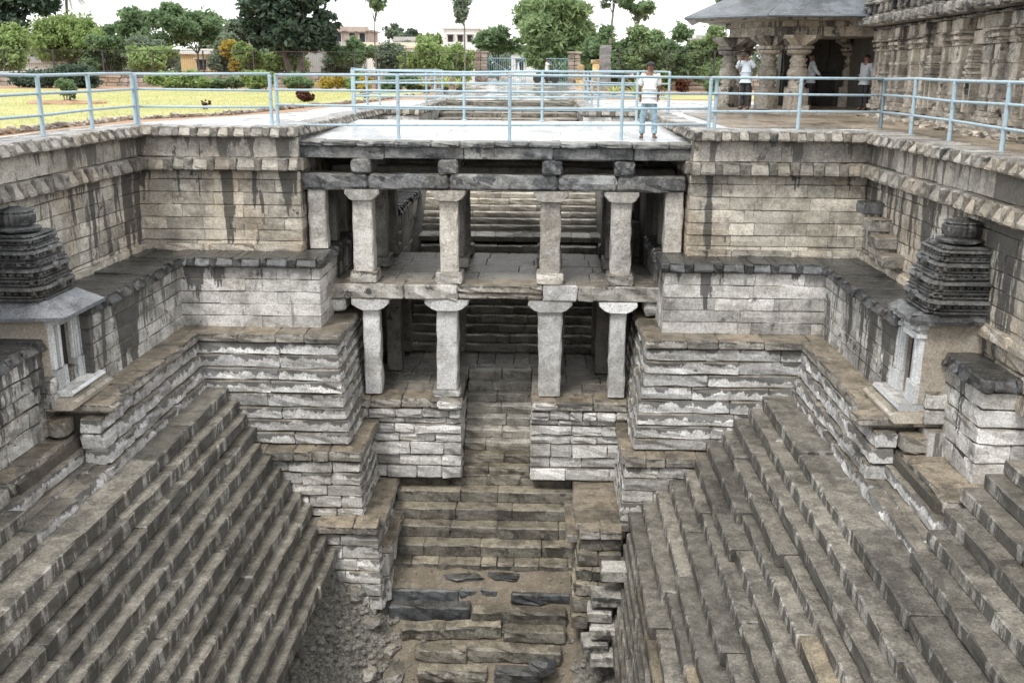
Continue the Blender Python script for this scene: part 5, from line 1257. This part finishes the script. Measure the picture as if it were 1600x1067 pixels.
HG = 'shrubs along the foot of the garden wall'
bush('shrub', 'large dark green shrub before the garden wall at far left', -30.6, 42, 2.9, 1.4, 1.35, L_DARK, 5200, .16, 41, HG)
bush('shrub', 'light green clipped shrub before the garden wall, behind the left corner post', -22.1, 40, 1.75, .9, 1.05, L_LIGHT, 3600, .13, 42, HG)
bush('shrub', 'mid green low shrub before the garden wall, between the two lighter ones', -19.3, 40.5, 1.2, .8, .85, L_MID, 2200, .13, 43, HG)
bush('shrub', 'bright green shrub at the foot of the big forked tree, left half', -16.8, 40, 1.5, .9, 1.05, L_LIGHT, 3200, .13, 44, HG)
bush('shrub', 'green shrub at the foot of the big forked tree, right half', -14.4, 40, 1.2, .8, 1.05, L_MID, 2600, .13, 45, HG)
bush('shrub', 'yellow green shrub left of the deck railing, by the lawn edge', -12.4, 38, .65, .5, .95, L_YEL, 1300, .11, 46, HG)
bush('shrub', 'taller yellow green shrub beside the deck railing end', -10.9, 38, .6, .5, 1.05, L_LIGHT, 1300, .11, 47, HG)
bush('shrub', 'dark green shrub row behind the deck railing at its left end', -8.6, 39, 1.3, .6, .95, L_MID, 2400, .12, 48, HG)
bush('shrub', 'small tree like yellow shrub with a bare stem on the lawn', -8.0, 24, .26, .26, 1.15, L_YEL, 500, .08, 49)
bush('shrub', 'reddish brown round shrub on the lawn edge', -9.5, 18.2, .36, .33, .62, L_RED, 1300, .075, 50)
bush('shrub', 'plant with yellow flowers just right of the standing man', 6.0, 32, .36, .3, 1.3, L_FLOWER, 900, .11, 51)
bush('shrub', 'dark green low shrub beside the porch, beyond the railing corner', 9.0, 36, 1.0, .6, 1.0, L_MID, 1800, .12, 52)
bush('shrub', 'brown dried shrub between the flowering plant and the low shrub', 7.4, 36, .5, .4, .95, L_RED, 700, .10, 53)
bush('shrub', 'clipped umbrella topped shrub standing in the round lawn bed', -17.0, 14.3, .32, .3, .95, L_MID, 700, .08, 54)
bush('shrub', 'little dry reddish plant on the lawn near the path', -10.6, 10.0, .12, .12, .36, L_RED, 90, .05, 55)
mb = MB(); mb.lathe([(1.35, -.06), (1.3, .05), (1.1, .09), (.0, .10)], 26); jitter(mb, .02)
o = mb.build('flower_bed', M['earth'], None, (-17.0, 14.3, -.04)); tag(o, 'raised round bed of dark earth in the lawn', 'flower bed')
def agave(label, x, y, h, n, seed, pot=True):
    rd = random.Random(seed); t = thing('agave', label, 'plant', (x, y, -.05), 0, 'striped agaves by the stair head')
    z0 = .0
    if pot: mb = MB(); mb.lathe([(.16, 0), (.24, .30), (.26, .32), (.22, .33), (.2, .28), (0, .28)], 16); mb.build('pot', M['clay'], t); z0 = .28
    for i in range(n):
        a = i * 2.4 + rd.gauss(0, .1); el = rd.uniform(.45, 1.35); L = h * rd.uniform(.8, 1.1); pts = []
        for q in range(5):
            u = q / 4; pts.append(Vector((math.cos(a) * L * u * math.cos(el - .35 * u), math.sin(a) * L * u * math.cos(el - .35 * u), z0 + L * u * math.sin(el - .25 * u))))
        sdv = Vector((-math.sin(a), math.cos(a), 0)); mb = MB(); vs = []
        for q, p in enumerate(pts):
            w = (.03, .05, .048, .03, .002)[q]; vs += [p - sdv * w, p - Vector((0, 0, .012)), p + sdv * w]
        mb.add(vs, [f for q in range(4) for f in ((q * 3, q * 3 + 1, q * 3 + 4, q * 3 + 3), (q * 3 + 1, q * 3 + 2, q * 3 + 5, q * 3 + 4))])
        mb.build('leaf', L_VAR, t)
agave('striped agave with pale thin leaves at the left of the stair head', -5.5, 34, .95, 26, 1)
agave('potted yellow striped agave just left of the central path', -4.6, 33.5, .8, 26, 2)
agave('striped yellow agave right of the carved yellow stone', 3.4, 30, .85, 26, 3, False)
agave('tall striped agave just left of the standing man', 4.55, 30, 1.05, 28, 4, False)
agave('pale agave behind the deck railing corner on the left', -6.6, 35, .8, 22, 5)

# ------------------------------------------------------------------ garden wall, fence, gate and what stands by it
W0 = thing('compound_wall', 'low stone garden wall with a pale coping behind the shrubs on the left', 'wall', (-60, 48, -.05))
def garden_wall(t, x0, x1, y):
    tx_, ty_, tz_ = t.location
    for (za, zb) in ((-.1, .22), (.22, .52), (.52, .80)):
        x = x0
        while x < x1:
            l = min(random.uniform(.6, 1.2), x1 - x + .01); stone(t, 'block', x + l / 2, y + random.gauss(0, .02), za, 0, l - .02, .4, zb - za - .02, M['farwall'], seg=1.0, c=.03)
            x += l
    x = x0
    while x < x1: l = min(2.4, x1 - x + .01); stone(t, 'coping_stone', x + l / 2, y - .06, .80, 0, l - .015, .5, .09, M['wallgrey'], seg=2.5, jit=.004); x += l
    mb = MB(); mb.box(x0 - tx_, x1 - tx_, y + .08 - ty_, y + .35 - ty_, -.05, .84); mb.build('wall_core', M['core'], t)
garden_wall(W0, -44, -6.2, 48)
W1 = thing('compound_wall', 'low garden wall behind the shrubs and fence on the right', 'wall', (4.6, 49, -.05)); garden_wall(W1, 4.6, 18, 52)
def fence(label, x0, x1, y, z0, z1, step):
    t = thing('iron_fence', label, 'fence', (x0, y, z0)); x = x0
    while x <= x1 + .01:
        mb = MB(); mb.box(x - x0 - .045, x - x0 + .045, -.04, .04, 0, z1 - z0); mb.build('post', M['iron'], t); x += step
    for z in (z1 - z0 - .03, .12):
        mb = MB(); mb.box(0, x1 - x0, -.02, .02, z - .02, z + .02); mb.build('rail', M['iron'], t)
    mb = MB(); x = .12                                    # thin wire infill, past counting
    while x < x1 - x0: mb.box(x - .004, x + .004, -.004, .004, .05, z1 - z0 - .03); x += .14
    o = mb.build('wire_mesh', M['iron'], t); o['kind'] = 'stuff'
fence('dark iron fence on the garden wall along the left garden', -58, -5.6, 48.2, .85, 2.36, 3.46)
fence('dark iron fence in front of the shrub screen on the right', 4.8, 18, 46.5, -.05, 2.55, 3.1)
def gate_pillar(label, x, y, w, h, z0=.25):
    t = thing('gate_pillar', label, 'pillar', (x, y, z0), 0, None); z = 0
    while z < h - .05:
        hh = random.uniform(.18, .3)
        for q in (-1, 1): stone(t, 'block', x + q * w * .25, y, z0 + z, 0, w * .5 - .02, w, min(hh, h - z) - .015, M['farwall'], seg=1, c=.03)
        z += hh
    stone(t, 'cap_stone', x, y - .06, z0 + h, 0, w + .16, w + .12, .12, M['farwall'], seg=1)
gate_pillar('rough stone gate pillar on the left of the pale blue garden gate', -4.55, 50, .85, 2.1)
gate_pillar('squared stone gate pillar on the right of the pale blue garden gate', 1.95, 50, .85, 2.1)
def gate(label, x0, x1, y, z0, h):
    t = thing('garden_gate', label, 'gate', (x0, y, z0))
    W = x1 - x0; mb = MB()
    mb.tube([(0, 0, .05), (0, 0, h), (W, 0, h), (W, 0, .05), (0, 0, .05)], .04, 6); mb.build('frame', M['bluegate'], t)
    for i in range(int(W / .14)):
        mb = MB(); x = .1 + i * .14; mb.tube([(x, 0, .05), (x, 0, h)], .012, 5); mb.build('bar', M['bluegate'], t)
    mb = MB(); mb.tube([(0, 0, .1), (W, 0, h)], .02, 5); mb.tube([(0, 0, h), (W, 0, .1)], .02, 5); mb.build('brace', M['bluegate'], t)
gate('left leaf of the pale blue iron garden gate', -4.05, -1.45, 50.1, .35, 1.65)
gate('right leaf of the pale blue iron garden gate, beside the motorbike', -.0, 1.5, 50.1, .35, 1.65)
# white cone shaped marker, carved stones
mb = MB(); mb.lathe([(.26, 0), (.26, .12), (.20, .14), (.03, 1.35), (0, 1.38)], 14); o = mb.build('stone_cone', M['wallwhite'], None, (-2.0, 52, .42), smooth=False); tag(o, 'white pointed cone standing in the gate opening', 'marker')
t = thing('carved_stone', 'yellow carved stone pillar standing right of the gate', 'carved stone', (2.95, 40, -.03))
for k, (w, d, z0, z1) in enumerate(((.62, .5, 0, .25), (.48, .42, .25, .95), (.62, .5, .95, 1.15), (.40, .36, 1.15, 1.6), (.58, .46, 1.6, 1.85))): stone(t, 'block', 2.95, 40, z0, 0, w, d, z1 - z0, M['carvedyellow'], c=.04, jit=.02, seg=.2)
t = thing('carved_stone', 'small broken yellow carved stone left of the taller one by the gate', 'carved stone', (2.1, 41, -.03))
for k, (w, d, z0, z1) in enumerate(((.55, .5, 0, .7), (.7, .5, .7, 1.0), (.4, .4, 1.0, 1.55))): stone(t, 'block', 2.1, 41, z0, 0, w, d, z1 - z0, M['carvedyellow'], c=.05, jit=.03, seg=.2)
t = thing('stele', 'tall dark grey standing slab before the shrub screen', 'stele', (3.9, 47, -.05)); obj('slab', post_mesh(.85, .3, 0, 2.9, M['greystele'], taper=.12, jit=.03), t); stone(t, 'base_block', 3.9, 46.9, -.05, 0, 1.1, .6, .3, M['greystele'])
# motorbike with rider
t = thing('motorbike', 'small dark motorbike at the right gate leaf', 'motorbike', (.0, 49.2, .36), R(80))
for y in (-.62, .62):
    mb = MB(); n = 20
    mb.loft([[(dx, y + r * math.cos(a), .30 + r * math.sin(a)) for a in [2 * math.pi * i / n for i in range(n)]] for dx, r in ((-.045, .25), (-.05, .29), (.05, .29), (.045, .25))]); w_ = mb.build('wheel', M['phone'], t)
    mb = MB(); mb.loft([[(dx, y + r * math.cos(a), .30 + r * math.sin(a)) for a in [2 * math.pi * i / n for i in range(n)]] for dx, r in ((-.03, .10), (.03, .10))]); mb.build('hub', M['wallgrey'], w_)
mb = MB(); mb.tube([(0, -.62, .3), (0, -.45, .78), (0, -.40, .95)], .03, 6); mb.tube([(-.33, -.36, 1.0), (0, -.42, .95), (.33, -.36, 1.0)], .018, 6); mb.build('fork', M['iron'], t)
mb = MB(); mb.loft([[(x * w_, y, z + zz_) for x, zz_ in ((-1, 0), (1, 0), (1, .16), (-1, .16))] for y, w_, z in ((-.40, .05, .66), (-.3, .14, .66), (.0, .13, .64))]); mb.build('tank', M['iron'], t)
mb = MB(); mb.box(-.12, .12, .0, .62, .68, .78, .03); mb.build('seat', M['phone'], t); mb = MB(); mb.box(-.12, .12, -.25, .2, .25, .6, .04); mb.build('engine', M['iron'], t)
mb = MB(); mb.lathe([(.02, 0), (.09, .03), (.10, .1), (.02, .14)], 12); mb.build('headlight', M['wallgrey'], t, (0, -.55, .82), (R(90), 0, 0))
person('rider in a white shirt standing astride the motorbike at the gate', (.05, 49.25, .36), R(80), 1.62, M['shirtwhite'], M['trouser'], (((-.06, -.20, -.16), (.0, -.2, .02)), ((.06, -.20, -.16), (.0, -.2, .02))), spread=.2)

# ------------------------------------------------------------------ houses behind the garden
def house(name, label, x0, x1, y, d, h, wall_m, roof_m, wins, flat=True, over=.25, z0=-.05, door=None):
    t = thing(name, label, 'house', (x0, y, z0)); W = x1 - x0
    mb = MB(); mb.box(0, W, 0, d, 0, h); mb.build('wall', wall_m, t)
    mb = MB()
    if flat: mb.box(-over, W + over, -over, d + over, h, h + .18); mb.box(0, W, .0, .14, h + .18, h + .5)
    else: mb.loft([[(x, -over - .1, h), (x, d * .5, h + d * .22), (x, d + over, h), (x, d + over, h - .08), (x, -over - .1, h - .08)] for x in (-over, W + over)])
    mb.build('roof', roof_m, t)
    for (wx, wz, ww, wh) in wins:
        mb = MB(); mb.box(wx - .06, wx + ww + .06, -.05, .02, wz - .06, wz + wh + .06); f = mb.build('window', M['wallwhite'] if wall_m is not M['wallwhite'] else M['wallgrey'], t)
        mb = MB(); mb.box(wx, wx + ww, -.07, -.03, wz, wz + wh); mb.build('pane', M['dark'], f)
        mb = MB(); mb.box(wx - .15, wx + ww + .15, -.4, .0, wz + wh + .1, wz + wh + .17); mb.build('sunshade', roof_m, f)
    if door: mb = MB(); mb.box(door, door + .9, -.04, .02, 0, 2.0); mb.build('door', M['dark'], t)
    return t
house('house', 'long grey rendered house with a flat slab roof behind the big forked tree', -24.2, -15.6, 62, 6, 2.9, M['wallgrey'], M['roofgrey'], [(1.4, 1.3, .8, .9), (6.2, 1.2, .9, 1.0)], door=3.2)
house('house', 'unfinished brown brick house with openings, high behind the grey house', -24.5, -19.2, 90, 6, 5.2, M['wallbrick'], M['wallbrick'], [(.5, 4.1, .6, .9), (1.7, 4.1, .6, .9), (3.2, 4.1, .6, .9), (4.3, 4.1, .6, .9)])
house('house', 'low long white house with a cream roof edge left of the yellow green tree', -17.2, -9.5, 75, 7, 3.2, M['wallwhite'], M['wallcream'], [(1.2, 1.2, .9, .9), (4.2, 1.2, .9, .9)])
house('house', 'white tower like upper house with dark windows in the middle distance', -11.6, -7.8, 95, 6, 5.7, M['wallwhite'], M['wallwhite'], [(.5, 4.0, .55, 1.0), (1.6, 4.0, .55, 1.0), (2.7, 4.0, .55, 1.0), (.5, 1.6, .6, 1), (2.4, 1.6, .6, 1)])
house('house', 'small pale blue white house with a pitched roof left of the gate', -9.0, -6.2, 70, 5, 2.6, M['wallwhite'], M['roofgrey'], [(.5, 1.2, .6, .8), (1.7, 1.2, .6, .8)], flat=False)
house('house', 'ochre yellow house half hidden behind the thin garden trees', -34.2, -25.6, 74, 6, 2.5, M['wallyellow'], M['wallwhite'], [(1.5, 1.1, .9, .9), (5.5, 1.1, .9, .9)], door=3.4)
house('house', 'small white house far off between the shrub screen and the porch roof', 16.2, 18.6, 92, 5, 4.6, M['wallwhite'], M['roofgrey'], [(.5, 3.2, .6, .8), (1.5, 3.2, .5, .8)])
house('house', 'long low white building seen under the left trees', -45.5, -38.5, 60, 4, 1.55, M['wallwhite'], M['wallgrey'], [(1, .6, .6, .6)])
house('house', 'white cabin with small upper room far behind the white houses', -18.6, -15.4, 104, 5, 4.6, M['wallwhite'], M['roofgrey'], [(.5, 3.4, .5, .8), (1.9, 3.4, .5, .8)])
house('house', 'pale house behind the garden gate, under the feathery clump', -3.2, .2, 72, 5, 2.9, M['wallwhite'], M['slab'], [(.5, 1.3, .6, .8)])

# short grass on the near lawn, overexposure set in its pale colour
g_ = np.random.default_rng(3); NB = 16000
gx_ = -9 - g_.random(NB) ** 1.3 * 26; gy_ = -5 + g_.random(NB) * 42
ok_ = gx_ < np.interp(gy_, [-12, 3.4, 6.6, 13, 18.6, 30, 40], [-10.6, -10.6, -9.0, -8.3, -7.3, -6.9, -7.3]); gx_, gy_ = gx_[ok_], gy_[ok_]; NB = len(gx_)
hh_ = g_.uniform(.03, .09, NB); aa_ = g_.uniform(0, 6.28, NB); ww_ = g_.uniform(.01, .03, NB)
base_ = np.stack([gx_, gy_, np.full(NB, -.045)], 1); w3 = np.stack([np.cos(aa_) * ww_, np.sin(aa_) * ww_, np.zeros(NB)], 1)
tip_ = base_ + np.stack([g_.normal(0, .03, NB), g_.normal(0, .03, NB), hh_], 1)
Vg = np.stack([base_ - w3, base_ + w3, tip_], 1).reshape(-1, 3)
me = bpy.data.meshes.new('grass'); me.vertices.add(NB * 3); me.vertices.foreach_set('co', Vg.astype(np.float32).ravel())
me.loops.add(NB * 3); me.loops.foreach_set('vertex_index', np.arange(NB * 3, dtype=np.int32)); me.polygons.add(NB)
me.polygons.foreach_set('loop_start', np.arange(0, NB * 3, 3, dtype=np.int32)); me.polygons.foreach_set('loop_total', np.full(NB, 3, dtype=np.int32))
me.materials.append(leaf_mat('overexposed_grass_blades', (.44, .43, .17), (.64, .59, .30), .45)); me.update(); me.validate()
tag(obj('grass', me), 'short pale yellow green grass of the garden lawn', 'grass', kind='stuff')

# low brick edging of the lawn
t = thing('lawn_edging', 'low line of red brown stones edging the lawn along the wet path', 'edging', (-10.3, -12, -.05))
pts = [(-10.35, -8), (-10.3, 3.4), (-8.7, 6.6), (-8.0, 13), (-7.0, 18.6), (-6.6, 30)]
for (xa, ya), (xb, yb) in zip(pts, pts[1:]):
    L = math.hypot(xb - xa, yb - ya); n = int(L / .26); an = math.atan2(yb - ya, xb - xa)
    for i in range(n):
        u = (i + .5) / n
        if ya + (yb - ya) * u < -6.5: continue
        stone(t, 'brick', xa + (xb - xa) * u, ya + (yb - ya) * u, -.07, an, L / n * .8, .12, random.uniform(.08, .15), M['farwall'], seg=1, jit=.018, tilt=.1)
